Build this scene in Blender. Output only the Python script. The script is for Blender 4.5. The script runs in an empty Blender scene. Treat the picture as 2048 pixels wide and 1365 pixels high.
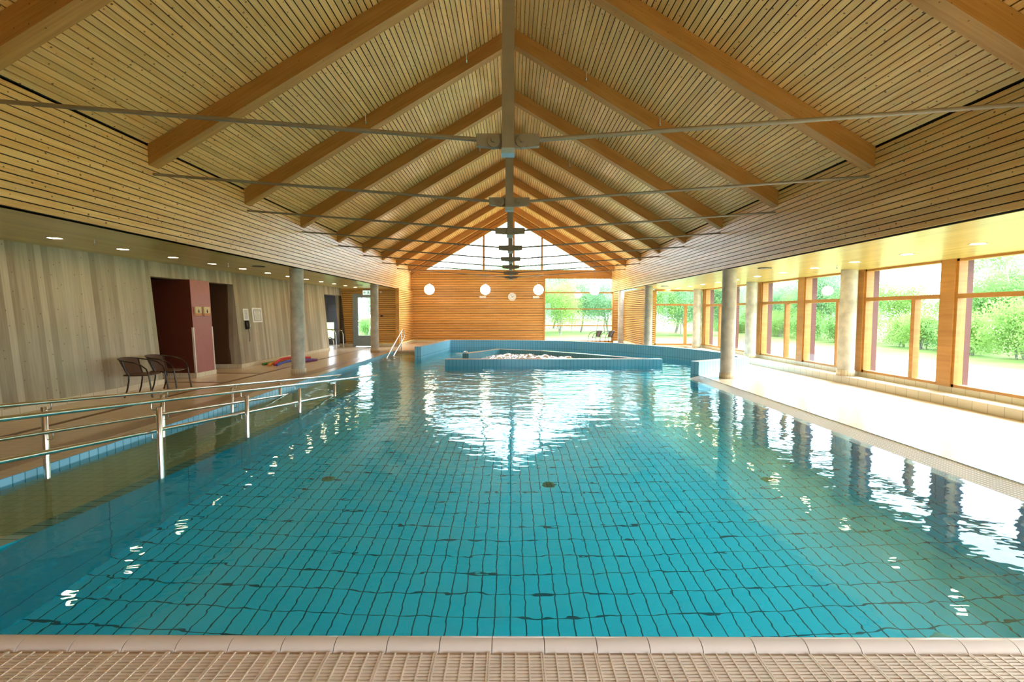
import bpy, bmesh, math, random
from mathutils import Vector, Matrix
C = bpy.context.scene.collection
R = math.radians
PI = math.pi

# ------------------------------------------------------------------ camera
cam_d = bpy.data.cameras.new('camera')
cam = bpy.data.objects.new('camera', cam_d)
C.objects.link(cam)
cam_d.sensor_width = 36.0
cam_d.lens = 910.0 / 2048.0 * 36.0
cam_d.shift_x = 2.0 / 2048.0
cam_d.shift_y = -10.5 / 2048.0
cam_d.clip_end = 400
cam.matrix_world = (Matrix.Translation((0, 0, 1.6)) @ Matrix.Rotation(R(90 - 2.9), 4, 'X')
                    @ Matrix.Rotation(R(0.19), 4, 'Z'))
bpy.context.scene.camera = cam

# ------------------------------------------------------------------ sky, sun, exposure
SC = bpy.context.scene
W = bpy.data.worlds.new('overcast_sky')
SC.world = W
W.use_nodes = True
nt = W.node_tree
bg = nt.nodes['Background']
tc = nt.nodes.new('ShaderNodeTexCoord')
sep = nt.nodes.new('ShaderNodeSeparateXYZ')
nt.links.new(tc.outputs['Generated'], sep.inputs[0])
rmp = nt.nodes.new('ShaderNodeValToRGB')
nt.links.new(sep.outputs['Z'], rmp.inputs['Fac'])
rmp.color_ramp.elements[0].position = 0.0
rmp.color_ramp.elements[0].color = (0.80, 0.90, 1.0, 1)
rmp.color_ramp.elements[1].position = 1.0
rmp.color_ramp.elements[1].color = (0.72, 0.86, 1.0, 1)
nt.links.new(rmp.outputs['Color'], bg.inputs['Color'])
bg.inputs['Strength'].default_value = 0.9
sun_d = bpy.data.lights.new('sun', 'SUN')
sun_d.energy = 2.7
sun_d.angle = R(40)
sun_d.color = (0.84, 0.93, 1.0)
sun = bpy.data.objects.new('sun', sun_d)
C.objects.link(sun)
sun.rotation_euler = (0, R(57), R(14))     # hazy sun, 33 degrees high, from the window side
vs = SC.view_settings
SC.display_settings.display_device = 'sRGB'
vs.view_transform = 'Standard'
vs.look = 'None'
vs.gamma = 1.0
vs.use_curve_mapping = False
vs.exposure = 3.62
cy = SC.cycles
cy.max_bounces = 12
cy.diffuse_bounces = 6
cy.glossy_bounces = 6
cy.transmission_bounces = 8
cy.transparent_max_bounces = 16
cy.caustics_reflective = True
cy.caustics_refractive = True
cy.sample_clamp_indirect = 8.0
cy.use_denoising = True

# ------------------------------------------------------------------ mesh helper
class MB:
    def __init__(s):
        s.v = []; s.f = []; s.u = []; s.m = []; s.s = []
    def add(s, vs, uv=None, m=0, sm=False):
        b = len(s.v)
        s.v += [tuple(p) for p in vs]
        s.f.append(tuple(range(b, b + len(vs))))
        if uv is None:
            n = Vector((0, 0, 0))
            P = [Vector(p) for p in vs]
            for i in range(len(P)):
                n += P[i].cross(P[(i + 1) % len(P)])
            ax = max(range(3), key=lambda k: abs(n[k]))
            if ax == 2: uv = [(p[0], p[1]) for p in vs]
            elif ax == 0: uv = [(p[1], p[2]) for p in vs]
            else: uv = [(p[0], p[2]) for p in vs]
        s.u.append(uv); s.m.append(m); s.s.append(sm)
    def grid(s, rows, m=0, sm=True, closed=False, uv=None):
        """rows of points joined by shared vertices"""
        b = len(s.v); n = len(rows[0])
        for r in rows: s.v += [tuple(p) for p in r]
        lim = n if closed else n - 1
        for i in range(len(rows) - 1):
            for j in range(lim):
                k = (j + 1) % n
                s.f.append((b + i*n + j, b + i*n + k, b + (i+1)*n + k, b + (i+1)*n + j))
                s.u.append([(i*.1, j*.1), (i*.1, j*.1+.1), (i*.1+.1, j*.1+.1), (i*.1+.1, j*.1)] if uv is None
                           else [uv(i, j), uv(i, j+1), uv(i+1, j+1), uv(i+1, j)])
                s.m.append(m); s.s.append(sm)
        return b, n
    def hexa(s, p, m=0, uvs=None):
        """8 corners: bottom 0-3 counter-clockwise, top 4-7"""
        for k, q in enumerate(((3,2,1,0),(4,5,6,7),(0,1,5,4),(1,2,6,5),(2,3,7,6),(3,0,4,7))):
            s.add([p[i] for i in q], uvs[k] if uvs else None, m)
    def box(s, x0, x1, y0, y1, z0, z1, m=0):
        s.hexa([(x0,y0,z0),(x1,y0,z0),(x1,y1,z0),(x0,y1,z0),(x0,y0,z1),(x1,y0,z1),(x1,y1,z1),(x0,y1,z1)], m)
    def tube(s, path, r, n=10, m=0, caps=True):
        P = [Vector(p) for p in path]
        rad = r if isinstance(r, (list, tuple)) else [r] * len(P)
        t = (P[1] - P[0]).normalized()
        a = t.orthogonal().normalized()
        rows = []
        for i, p in enumerate(P):
            if i == 0: d = (P[1] - P[0])
            elif i == len(P) - 1: d = (P[-1] - P[-2])
            else: d = (P[i+1] - P[i]).normalized() + (P[i] - P[i-1]).normalized()
            d = d.normalized() if d.length > 1e-9 else t
            a = (a - d * a.dot(d)).normalized()
            bb = d.cross(a)
            rows.append([p + (a * math.cos(2*PI*k/n) + bb * math.sin(2*PI*k/n)) * rad[i] for k in range(n)])
        b, n = s.grid(rows, m, True, True)
        if caps:
            s.add(list(reversed(rows[0])), None, m); s.add(rows[-1], None, m)
    def lathe(s, prof, c=(0,0,0), n=32, m=0, sm=True, caps=False):
        """prof of (r, z)"""
        per = 2*PI
        rows = [[(c[0] + r*math.cos(per*k/n), c[1] + r*math.sin(per*k/n), c[2] + z) for k in range(n)] for r, z in prof]
        L = [0]
        for i in range(1, len(prof)): L.append(L[-1] + math.hypot(prof[i][0]-prof[i-1][0], prof[i][1]-prof[i-1][1]))
        rr = max(p[0] for p in prof)
        s.grid(rows, m, sm, True, uv=lambda i, j: (per*rr*j/n, L[i]))
        if caps:
            s.add(list(reversed(rows[0])), None, m); s.add(rows[-1], None, m)
    def slab(s, pts, z0, z1, m=0, mtop=None):
        """extruded polygon (counter-clockwise in XY)"""
        n = len(pts)
        s.add([(x, y, z1) for x, y in pts], None, m if mtop is None else mtop)
        s.add([(x, y, z0) for x, y in reversed(pts)], None, m)
        L = 0
        for i in range(n):
            (x0, y0), (x1, y1) = pts[i], pts[(i+1) % n]
            d = math.hypot(x1-x0, y1-y0)
            s.add([(x0,y0,z0),(x1,y1,z0),(x1,y1,z1),(x0,y0,z1)], [(L,z0),(L+d,z0),(L+d,z1),(L,z1)], m)
            L += d
    def build(s, name, mats, parent=None):
        me = bpy.data.meshes.new(name)
        me.from_pydata(s.v, [], s.f)
        me.polygons.foreach_set('material_index', s.m)
        me.polygons.foreach_set('use_smooth', s.s)
        ul = me.uv_layers.new(name='UVMap')
        flat = []
        for q in s.u:
            for a, b in q: flat += [a, b]
        ul.data.foreach_set('uv', flat)
        for m in (mats if isinstance(mats, (list, tuple)) else [mats]): me.materials.append(m)
        me.update()
        o = bpy.data.objects.new(name, me)
        C.objects.link(o)
        if parent: o.parent = parent
        return o

def tag(o, label=None, cat=None, group=None, kind=None):
    if label: o['label'] = label
    if cat: o['category'] = cat
    if group: o['group'] = group
    if kind: o['kind'] = kind
    return o
def empty(name, loc=(0,0,0), rz=0):
    o = bpy.data.objects.new(name, None)
    o.empty_display_size = 0.1
    C.objects.link(o); o.location = loc; o.rotation_euler = (0, 0, rz)
    return o
def struct(o, label, cat='structure'):
    return tag(o, label, cat, None, 'structure')
def copy_tree(o, parent=None):
    c = o.copy(); C.objects.link(c); c.parent = parent
    for ch in list(o.children): copy_tree(ch, c)
    return c
def arc(c, r, a0, a1, n, ax='xz'):
    out = []
    for i in range(n + 1):
        a = R(a0 + (a1 - a0) * i / n)
        u, w = r*math.cos(a), r*math.sin(a)
        out.append({'xz': (c[0]+u, c[1], c[2]+w), 'yz': (c[0], c[1]+u, c[2]+w), 'xy': (c[0]+u, c[1]+w, c[2])}[ax])
    return out

# ------------------------------------------------------------------ materials
class NT:
    def __init__(s, name):
        s.mat = bpy.data.materials.new(name); s.mat.use_nodes = True
        s.t = s.mat.node_tree; s.t.nodes.clear()
        s.out = s.n('ShaderNodeOutputMaterial')
    def n(s, typ, **kw):
        nd = s.t.nodes.new(typ)
        for k, v in kw.items(): setattr(nd, k, v)
        return nd
    def l(s, a, b): s.t.links.new(a, b)
    def put(s, nd, i, v):
        if hasattr(v, 'links'): s.l(v, nd.inputs[i])
        else: nd.inputs[i].default_value = v
    def math(s, op, a, b=None, c=None, clamp=False):
        nd = s.n('ShaderNodeMath', operation=op, use_clamp=clamp)
        s.put(nd, 0, a)
        if b is not None: s.put(nd, 1, b)
        if c is not None: s.put(nd, 2, c)
        return nd.outputs[0]
    def mix(s, f, a, b, bt='MIX'):
        nd = s.n('ShaderNodeMix', data_type='RGBA', blend_type=bt)
        s.put(nd, 0, f); s.put(nd, 6, a); s.put(nd, 7, b)
        return nd.outputs[2]
    def uv(s): return s.n('ShaderNodeTexCoord').outputs['UV']
    def obj(s): return s.n('ShaderNodeTexCoord').outputs['Object']
    def sep(s, v):
        nd = s.n('ShaderNodeSeparateXYZ'); s.l(v, nd.inputs[0]); return nd.outputs
    def comb(s, x, y, z=0.0):
        nd = s.n('ShaderNodeCombineXYZ'); s.put(nd, 0, x); s.put(nd, 1, y); s.put(nd, 2, z); return nd.outputs[0]
    def noise(s, vec, scale, detail=3, rough=.5):
        nd = s.n('ShaderNodeTexNoise'); s.l(vec, nd.inputs['Vector'])
        nd.inputs['Scale'].default_value = scale; nd.inputs['Detail'].default_value = detail
        nd.inputs['Roughness'].default_value = rough
        return nd.outputs['Fac']
    def ramp(s, f, stops):
        nd = s.n('ShaderNodeValToRGB'); s.put(nd, 0, f)
        e = nd.color_ramp.elements
        while len(e) < len(stops): e.new(0.5)
        for i, (p, c) in enumerate(stops):
            e[i].position = p; e[i].color = (*c, 1) if len(c) == 3 else c
        return nd.outputs['Color']
    def bsdf(s, color, rough=.5, spec=.5, metal=0, bump=None, bstr=.3, bdist=.01, coat=0):
        b = s.n('ShaderNodeBsdfPrincipled')
        s.put(b, 'Base Color', (*color, 1) if isinstance(color, tuple) and len(color) == 3 else color)
        s.put(b, 'Roughness', rough); s.put(b, 'Specular IOR Level', spec); s.put(b, 'Metallic', metal)
        if coat: b.inputs['Coat Weight'].default_value = coat; b.inputs['Coat Roughness'].default_value = .15
        if bump is not None:
            bp = s.n('ShaderNodeBump'); bp.inputs['Strength'].default_value = bstr
            bp.inputs['Distance'].default_value = bdist
            s.l(bump, bp.inputs['Height']); s.l(bp.outputs[0], b.inputs['Normal'])
        s.l(b.outputs[0], s.out.inputs['Surface'])
        return b

def m_plain(name, col, rough=.5, metal=0, spec=.5, var=.06, scale=9):
    t = NT(name)
    f = t.noise(t.obj(), scale, 3)
    lo = tuple(max(0, c*(1-var)) for c in col); hi = tuple(min(1, c*(1+var)) for c in col)
    t.bsdf(t.ramp(f, [(.3, lo), (.7, hi)]), rough, spec, metal)
    return t.mat

def m_wood(name, lo, hi, pitch=.09, rough=.42, knots=True, spec=.5, kc=(.16,.07,.025), knot_r=.095):
    """uv.x metres along the board, uv.y board number plus fraction"""
    t = NT(name)
    u, v, _ = t.sep(t.uv())
    bid = t.math('FLOOR', v)
    wn = t.n('ShaderNodeTexWhiteNoise', noise_dimensions='1D'); t.l(bid, wn.inputs['W'])
    off = t.math('MULTIPLY', wn.outputs['Value'], 37.0)
    uu = t.math('ADD', u, off)
    vm = t.math('MULTIPLY', v, pitch)
    g = t.noise(t.comb(t.math('MULTIPLY', uu, 1.2), t.math('MULTIPLY', vm, 55.0), off), 1.0, 4, .6)
    g2 = t.noise(t.comb(uu, t.math('MULTIPLY', vm, 6.0), off), 1.3, 2)
    f = t.math('ADD', t.math('MULTIPLY', g, .55), t.math('MULTIPLY', g2, .45))
    col = t.ramp(f, [(.36, lo), (.64, hi)])
    # board to board tone
    tone = t.math('MULTIPLY_ADD', wn.outputs['Value'], .22, .89)
    col = t.mix(1.0, col, t.comb(tone, tone, tone), 'MULTIPLY')
    if knots:
        vo = t.n('ShaderNodeTexVoronoi', voronoi_dimensions='2D'); vo.inputs['Scale'].default_value = 6.2
        t.l(t.comb(t.math('ADD', u, t.math('MULTIPLY', bid, 1.37)), vm), vo.inputs['Vector'])
        keep = t.sep(vo.outputs['Color'])[0]
        rad = t.math('MULTIPLY', t.math('POWER', keep, .7), knot_r)
        k = t.math('DIVIDE', t.math('SUBTRACT', rad, vo.outputs['Distance']), .02, clamp=True)
        col = t.mix(t.math('MULTIPLY', k, .92), col, (*kc, 1))
    t.bsdf(col, rough, spec, bump=g, bstr=.08, bdist=.003)
    return t.mat

def m_tile(name, c1, c2, grout, w, h, mortar=.004, rough=.25, spec=.5, offset=0.0, bumpy=0, var=.5, ox=0.0, oy=0.0):
    t = NT(name)
    u, v, _ = t.sep(t.uv())
    vec = t.comb(t.math('ADD', u, ox), t.math('ADD', v, oy))
    br = t.n('ShaderNodeTexBrick'); br.offset = offset; br.offset_frequency = 2; br.squash = 1
    t.l(vec, br.inputs['Vector'])
    br.inputs['Color1'].default_value = (*c1, 1); br.inputs['Color2'].default_value = (*c2, 1)
    br.inputs['Mortar'].default_value = (*grout, 1)
    br.inputs['Scale'].default_value = 1; br.inputs['Mortar Size'].default_value = mortar
    br.inputs['Mortar Smooth'].default_value = .1
    br.inputs['Brick Width'].default_value = w; br.inputs['Row Height'].default_value = h
    n = t.noise(vec, 2.2, 3)
    col = t.mix(t.math('MULTIPLY', n, .12), br.outputs['Color'], (c1[0]*.75, c1[1]*.78, c1[2]*.8, 1))
    inv = t.math('SUBTRACT', 1.0, br.outputs['Fac'])
    hgt = inv
    if bumpy:
        wv = t.noise(vec, bumpy, 2)
        hgt = t.math('ADD', inv, t.math('MULTIPLY', wv, .5))
    t.bsdf(col, rough, spec, bump=hgt, bstr=.35, bdist=.002)
    return t.mat

def m_emit(name, col, strength):
    t = NT(name)
    e = t.n('ShaderNodeEmission'); e.inputs['Color'].default_value = (*col, 1); e.inputs['Strength'].default_value = strength
    t.l(e.outputs[0], t.out.inputs['Surface'])
    return t.mat

def m_concrete(name):
    t = NT(name)
    p = t.sep(t.uv())                      # u metres along, v metres up
    pid = t.math('FLOOR', t.math('DIVIDE', p[0], .108))
    wn = t.n('ShaderNodeTexWhiteNoise', noise_dimensions='1D'); t.l(pid, wn.inputs['W'])
    st = t.noise(t.comb(t.math('MULTIPLY', p[0], 30.0), t.math('MULTIPLY', p[1], 1.3), pid), 1.0, 4, .6)
    big = t.noise(t.comb(p[0], t.math('MULTIPLY', p[1], .9), 3.0), .9, 3)
    f = t.math('ADD', t.math('MULTIPLY', st, .45), t.math('MULTIPLY', wn.outputs['Value'], .4))
    f = t.math('ADD', f, t.math('MULTIPLY', big, .25))
    col = t.ramp(f, [(.28, (.27, .215, .145)), (.55, (.45, .385, .28)), (.82, (.63, .565, .44))])
    big2 = t.noise(t.comb(p[0], p[1], 9.0), .75, 2)
    col = t.mix(t.math('MULTIPLY', t.math('SUBTRACT', big2, .38, clamp=True), 1.6), col, (.31, .35, .25, 1))
    pk = t.noise(t.comb(p[0], p[1], 21.0), 1.6, 2)
    col = t.mix(t.math('MULTIPLY', t.math('SUBTRACT', pk, .55, clamp=True), 1.6), col, (.45, .30, .22, 1))
    fr = t.math('FRACT', t.math('DIVIDE', p[0], .108))
    seam = t.math('LESS_THAN', fr, .035)
    col = t.mix(t.math('MULTIPLY', seam, .30), col, (.16, .13, .09, 1))
    vo = t.n('ShaderNodeTexVoronoi', voronoi_dimensions='2D'); vo.inputs['Scale'].default_value = 3.4
    t.l(t.comb(p[0], p[1]), vo.inputs['Vector'])
    pit = t.math('LESS_THAN', vo.outputs['Distance'], .035)
    col = t.mix(t.math('MULTIPLY', pit, .6), col, (.10, .08, .05, 1))
    h = t.math('ADD', t.math('MULTIPLY', wn.outputs['Value'], .8), t.math('MULTIPLY', st, .4))
    t.bsdf(col, .75, .3, bump=h, bstr=.5, bdist=.006)
    return t.mat

def m_glass(name):
    t = NT(name)
    tr = t.n('ShaderNodeBsdfTransparent'); tr.inputs['Color'].default_value = (.97, .985, .98, 1)
    gl = t.n('ShaderNodeBsdfGlossy'); gl.inputs['Roughness'].default_value = 0.01
    fr = t.n('ShaderNodeFresnel'); fr.inputs['IOR'].default_value = 1.45
    mx = t.n('ShaderNodeMixShader')
    ge = t.n('ShaderNodeNewGeometry')          # the pane reflects on its outer faces only, never from inside the glass
    f = t.math('MULTIPLY', fr.outputs[0], t.math('SUBTRACT', 1.0, ge.outputs['Backfacing']))
    t.l(f, mx.inputs[0]); t.l(tr.outputs[0], mx.inputs[1]); t.l(gl.outputs[0], mx.inputs[2])
    t.l(mx.outputs[0], t.out.inputs['Surface'])
    return t.mat

def m_water(name):
    t = NT(name)
    p = t.obj()
    x, y, z = t.sep(p)
    a = t.noise(t.comb(t.math('MULTIPLY', x, .55), y), 2.6, 3, .55)
    b = t.noise(t.comb(t.math('MULTIPLY', x, .7), y, 5.0), 7.0, 2, .5)
    # the jets of the whirl basin stir the far water more than the near
    d = t.n('ShaderNodeVectorMath', operation='DISTANCE'); t.l(p, d.inputs[0]); d.inputs[1].default_value = (0.8, 15.5, -.08)
    amp = t.n('ShaderNodeMapRange'); amp.interpolation_type = 'SMOOTHSTEP'
    t.l(d.outputs['Value'], amp.inputs[0])
    amp.inputs[1].default_value = 2.0; amp.inputs[2].default_value = 11.0
    amp.inputs[3].default_value = 1.0; amp.inputs[4].default_value = .16
    h = t.math('MULTIPLY', t.math('ADD', a, t.math('MULTIPLY', b, .16)), amp.outputs[0])
    bp = t.n('ShaderNodeBump'); bp.inputs['Strength'].default_value = 1.0; bp.inputs['Distance'].default_value = .045
    t.l(h, bp.inputs['Height'])
    g = t.n('ShaderNodeBsdfGlass'); g.inputs['IOR'].default_value = 1.333; g.inputs['Roughness'].default_value = 0
    g.inputs['Color'].default_value = (.80, .985, .99, 1)
    t.l(bp.outputs[0], g.inputs['Normal'])
    t.l(g.outputs[0], t.out.inputs['Surface'])
    return t.mat

def m_leaf(name, c1, c2):
    t = NT(name)
    f = t.noise(t.obj(), 1.4, 3)
    col = t.ramp(f, [(.3, c1), (.7, c2)])
    d = t.n('ShaderNodeBsdfDiffuse'); tr = t.n('ShaderNodeBsdfTranslucent'); mx = t.n('ShaderNodeMixShader')
    t.l(col, d.inputs[0]); t.l(col, tr.inputs[0]); mx.inputs[0].default_value = .4
    t.l(d.outputs[0], mx.inputs[1]); t.l(tr.outputs[0], mx.inputs[2]); t.l(mx.outputs[0], t.out.inputs['Surface'])
    return t.mat

def m_ground(name):
    t = NT(name)
    p = t.obj()
    f = t.noise(p, .5, 4); g = t.noise(p, 14, 3)
    f = t.math('ADD', t.math('MULTIPLY', f, .6), t.math('MULTIPLY', g, .4))
    col = t.ramp(f, [(.35, (.085, .165, .03)), (.55, (.16, .225, .06)), (.7, (.23, .25, .11))])
    t.bsdf(col, .9, .1)
    return t.mat

def m_weave(name, c1, c2, s=1.0):
    t = NT(name)
    u, v, _ = t.sep(t.uv())
    a = t.math('SINE', t.math('MULTIPLY', u, 2*PI/(.012*s))); b = t.math('SINE', t.math('MULTIPLY', v, 2*PI/(.012*s)))
    f = t.math('MULTIPLY_ADD', t.math('MULTIPLY', a, b), .5, .5)
    t.bsdf(t.ramp(f, [(.2, c1), (.8, c2)]), .5, .4, bump=f, bstr=.5, bdist=.004)
    return t.mat

M = {}
M['slat'] = m_wood('pine_slat', (.74, .40, .12), (.93, .60, .25), rough=.36)
M['slat_far'] = m_wood('glow_tinted_pine_slat', (.62, .30, .07), (.80, .46, .14), rough=.42)  # more orange than the ceiling pine; lamp and bounce glow in its colour
M['beam'] = m_wood('glulam', (.42, .19, .042), (.57, .29, .085), pitch=.3, rough=.5, knot_r=.06)
M['soffit'] = m_wood('soffit_board', (.54, .43, .13), (.67, .54, .20), rough=.28, knots=False)
M['frame'] = m_wood('orange_window_timber', (.42, .18, .035), (.55, .27, .06), pitch=.3, rough=.45, knots=False)
M['gap'] = m_plain('black_felt', (.012, .010, .008), .9)
M['concrete'] = m_concrete('board_marked_concrete')
M['column'] = m_plain('smooth_concrete', (.54, .50, .41), .6, var=.22, scale=5)
M['deck'] = m_tile('deck_tile', (.70, .56, .40), (.67, .53, .38), (.50, .40, .28), .25, .125, .003, rough=.24, bumpy=60)
M['base'] = m_tile('skirting_tile', (.72, .64, .46), (.68, .60, .43), (.42, .36, .25), .25, .5, .005, rough=.25)
M['collar'] = m_tile('collar_tile', (.66, .56, .38), (.62, .52, .35), (.42, .36, .25), .06, .5, .006, rough=.3)
M['pool'] = m_tile('turquoise_pool_tile', (.035, .76, .95), (.04, .79, .97), (.01, .12, .17), .125, .25, .0055, rough=.2)
M['poolwall'] = m_tile('blue_wall_tile', (.28, .66, .90), (.31, .70, .93), (.09, .32, .46), .115, .5, .006, rough=.2)
M['poolcap'] = m_tile('pale_blue_cap_tile', (.62, .74, .80), (.60, .72, .78), (.32, .45, .55), .25, .25, .005, rough=.2)
M['benchtile'] = m_tile('slate_blue_tile', (.13, .40, .52), (.14, .42, .55), (.06, .22, .30), .115, .5, .006, rough=.2, oy=.12)
M['ramp'] = m_tile('studded_ramp_tile', (.58, .54, .28), (.55, .51, .26), (.36, .34, .18), .125, .125, .004, rough=.4, bumpy=40)
M['rampedge'] = m_tile('ramp_edge_tile', (.22, .42, .38), (.24, .45, .40), (.05, .13, .12), .125, .5, .008, rough=.3)
M['lip'] = m_tile('white_studded_tile', (.86, .86, .86), (.82, .83, .84), (.50, .50, .54), .03, .03, .006, rough=.3)
M['coping'] = m_plain('beige_glazed_coping', (.80, .71, .64), .16, var=.05, scale=3)
M['grate'] = m_plain('beige_grating', (.86, .75, .64), .4, var=.06)
M['grategap'] = m_plain('brown_grating_bed', (.50, .38, .28), .7)
M['grout'] = m_plain('dark_grout', (.07, .06, .03), .8)
M['drainline'] = m_plain('brown_drain_slot', (.16, .085, .035), .5)
M['edgeband'] = m_plain('grey_brown_edge_tile', (.40, .28, .18), .35)
M['steel'] = m_plain('brushed_steel', (.72, .71, .67), .22, 1.0, var=.04, scale=30)
M['greypaint'] = m_plain('grey_brown_steel_paint', (.27, .22, .165), .45, var=.05)
M['galv'] = m_plain('galvanised_cap', (.36, .50, .58), .4, .3)
M['doorgrey'] = m_plain('blue_grey_door_paint', (.26, .33, .37), .45)
M['maroon'] = m_plain('dusty_red_end', (.36, .125, .115), .42, var=.05)
M['darkmaroon'] = m_plain('dark_maroon_body', (.11, .024, .012), .5, var=.05)  # partition body, darker than its end panel
M['darkbrown'] = m_plain('dark_brown_paint', (.10, .045, .02), .6)
M['darkgrey'] = m_tile('dark_grey_block', (.15, .15, .15), (.13, .13, .13), (.09, .09, .09), .6, .4, .008, rough=.7)
M['guard'] = m_plain('pale_corner_guard', (.70, .64, .56), .35)
M['fin'] = m_plain('dark_red_exterior_paint', (.13, .035, .03), .6)
M['white'] = m_plain('white_plastic', (.80, .80, .78), .35, var=.02)
M['black'] = m_plain('black_plastic', (.015, .014, .013), .35)
M['chairframe'] = m_plain('dark_chair_tube', (.030, .018, .013), .25, .2)
M['weave'] = m_weave('brown_weave', (.035, .014, .007), (.16, .07, .035))
M['weavegrey'] = m_weave('grey_weave', (.07, .06, .05), (.26, .22, .17))
M['glass'] = m_glass('window_glass')
M['water'] = m_water('pool_water')
M['lamp'] = m_emit('downlight_glow', (1.0, .70, .36), 6.0)
M['globe'] = m_emit('globe_glow', (1.0, .84, .62), 2.6)
M['chrome'] = m_plain('white_trim_ring', (.75, .74, .70), .3)
def m_foam():
    t = NT('water_foam')
    d = t.n('ShaderNodeBsdfDiffuse'); d.inputs[0].default_value = (.86, .96, .99, 1)
    g = t.n('ShaderNodeBsdfGlossy'); g.inputs[0].default_value = (.96, .98, 1.0, 1); g.inputs['Roughness'].default_value = .14
    mx = t.n('ShaderNodeMixShader'); mx.inputs[0].default_value = .7
    t.l(d.outputs[0], mx.inputs[1]); t.l(g.outputs[0], mx.inputs[2]); t.l(mx.outputs[0], t.out.inputs['Surface'])
    return t.mat
M['foam'] = m_foam()
M['leafA'] = m_leaf('leaf_mid', (.12, .27, .075), (.29, .46, .17))
M['leafB'] = m_leaf('leaf_light', (.17, .32, .07), (.34, .49, .16))
M['leafC'] = m_leaf('leaf_cool', (.13, .29, .14), (.29, .45, .25))
M['bark'] = m_plain('grey_bark', (.26, .24, .20), .9, var=.3, scale=6)
M['birch'] = m_plain('pale_bark', (.60, .58, .53), .8, var=.3, scale=4)
M['ground'] = m_ground('meadow_grass')
M['gravel'] = m_plain('pale_gravel', (.20, .25, .10), .9, var=.10, scale=20)
M['outwall'] = m_plain('exterior_render', (.30, .25, .20), .9)

# ------------------------------------------------------------------ dimensions
XF = 5.30          # fascia plane
ZF0, ZE, SL = 2.70, 4.04, 0.59
P = 0.0895         # slat pitch
YN, YFAR = -3.0, 24.15
ZW = -0.08         # water level
ZP = -1.45         # pool floor
def zroof(x): return ZE + SL * (XF - abs(x))
LEAN = .23
def xwall(z): return -7.65 - LEAN * z / 2.7
def xpart(z): return -7.61 - .10 * z / 2.37

# ------------------------------------------------------------------ slatted surfaces
bidx = [0]
def slat_run(mb, a, b, up, nrm, length0, n, pitch, board, th=.018, back=.02, mslat=0, mgap=1, seglen=None):
    """n boards lying along a->b, stacked along unit vector up; nrm faces the room"""
    a, b, up, nrm = Vector(a), Vector(b), Vector(up), Vector(nrm)
    L = (b - a).length
    for i in range(n):
        o0 = up * (i * pitch + (pitch - board) / 2); o1 = o0 + up * board
        p = [a + o0, b + o0, b + o1, a + o1]
        q = [v - nrm * th for v in p]
        k = bidx[0]; bidx[0] += 1
        v0, v1 = k + .05, k + .95
        mb.add(p, [(0, v0), (L, v0), (L, v1), (0, v1)], mslat)
        mb.add([q[0], q[1], p[1], p[0]], [(0, v0), (L, v0), (L, v0+.1), (0, v0+.1)], mslat)
        mb.add([p[3], p[2], q[2], q[3]], [(0, v1-.1), (L, v1-.1), (L, v1), (0, v1)], mslat)
        mb.add([p[1], q[1], q[2], p[2]], [(0, v0), (.02, v0), (.02, v1), (0, v1)], mslat)
        mb.add([q[0], p[0], p[3], q[3]], [(0, v0), (.02, v0), (.02, v1), (0, v1)], mslat)
    H = n * pitch
    c = [a - nrm*back, b - nrm*back, b + up*H - nrm*back, a + up*H - nrm*back]
    d = [v - nrm*.10 for v in c]
    mb.hexa([c[0], c[1], d[1], d[0], c[3], c[2], d[2], d[3]], mgap)

def woods(kind='slat'): return [M[kind], M['gap']]

cs = math.cos(math.atan(SL)); sn = math.sin(math.atan(SL))
nroof = int(round(XF / cs / P))
pr = XF / cs / nroof
for sx, nm, lab in ((-1, 'ceiling_left', 'left slope of the pine slatted pitched ceiling'),
                    (1, 'ceiling_right', 'right slope of the pine slatted pitched ceiling')):
    mb = MB()
    slat_run(mb, (sx*XF, YN, ZE), (sx*XF, YFAR, ZE), (-sx*cs, 0, sn), (-sx*sn, 0, -cs), 0, nroof, pr, pr-.0145)
    struct(mb.build(nm, woods()), lab, 'ceiling')
    mb = MB()
    nf = 15
    mb.box(min(sx*XF, sx*(XF+.1)), max(sx*XF, sx*(XF+.1)), YN, YFAR, ZE-.03, ZE+.16, 1)
    pf = (ZE - ZF0) / nf
    slat_run(mb, (sx*XF, YN, ZF0), (sx*XF, YFAR, ZF0), (0, 0, 1), (-sx, 0, 0), 0, nf, pf, pf-.0145)
    struct(mb.build('wall_left_upper' if sx < 0 else 'wall_right_upper', woods()),
           'pine slatted band above the %s aisle' % ('left' if sx < 0 else 'window'), 'wall')
mb = MB(); mb.box(-.30, .30, YN, YFAR, zroof(0)+.015, zroof(0)+.20)  # added cap, blocks the light leak between the two slopes
struct(mb.build('ceiling_ridge_cap', M['gap']), 'added cap closing the light leak along the ceiling ridge', 'ceiling')
# soffits
def soffit(nm, x0, z0, x1, z1, ya, yb, lab):
    mb = MB()
    d = Vector((x1-x0, 0, z1-z0)); L = d.length; up = d.normalized()
    n = int(round(L/.09)); pp = L/n
    nr = Vector((up.z, 0, -up.x)) if up.x > 0 else Vector((-up.z, 0, up.x))
    slat_run(mb, (x0, ya, z0), (x0, yb, z0), up, nr, 0, n, pp, pp-.005, th=.008, back=.007)
    struct(mb.build(nm, woods('soffit')), lab, 'ceiling')
soffit('ceiling_left_soffit', -XF-.03, ZF0, -8.05, ZF0, YN, 21.15, 'flat boarded soffit over the left aisle')
soffit('ceiling_right_soffit', XF+.03, ZF0-.02, 8.15, 2.60, YN, 20.1, 'flat boarded soffit over the window aisle')

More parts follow.
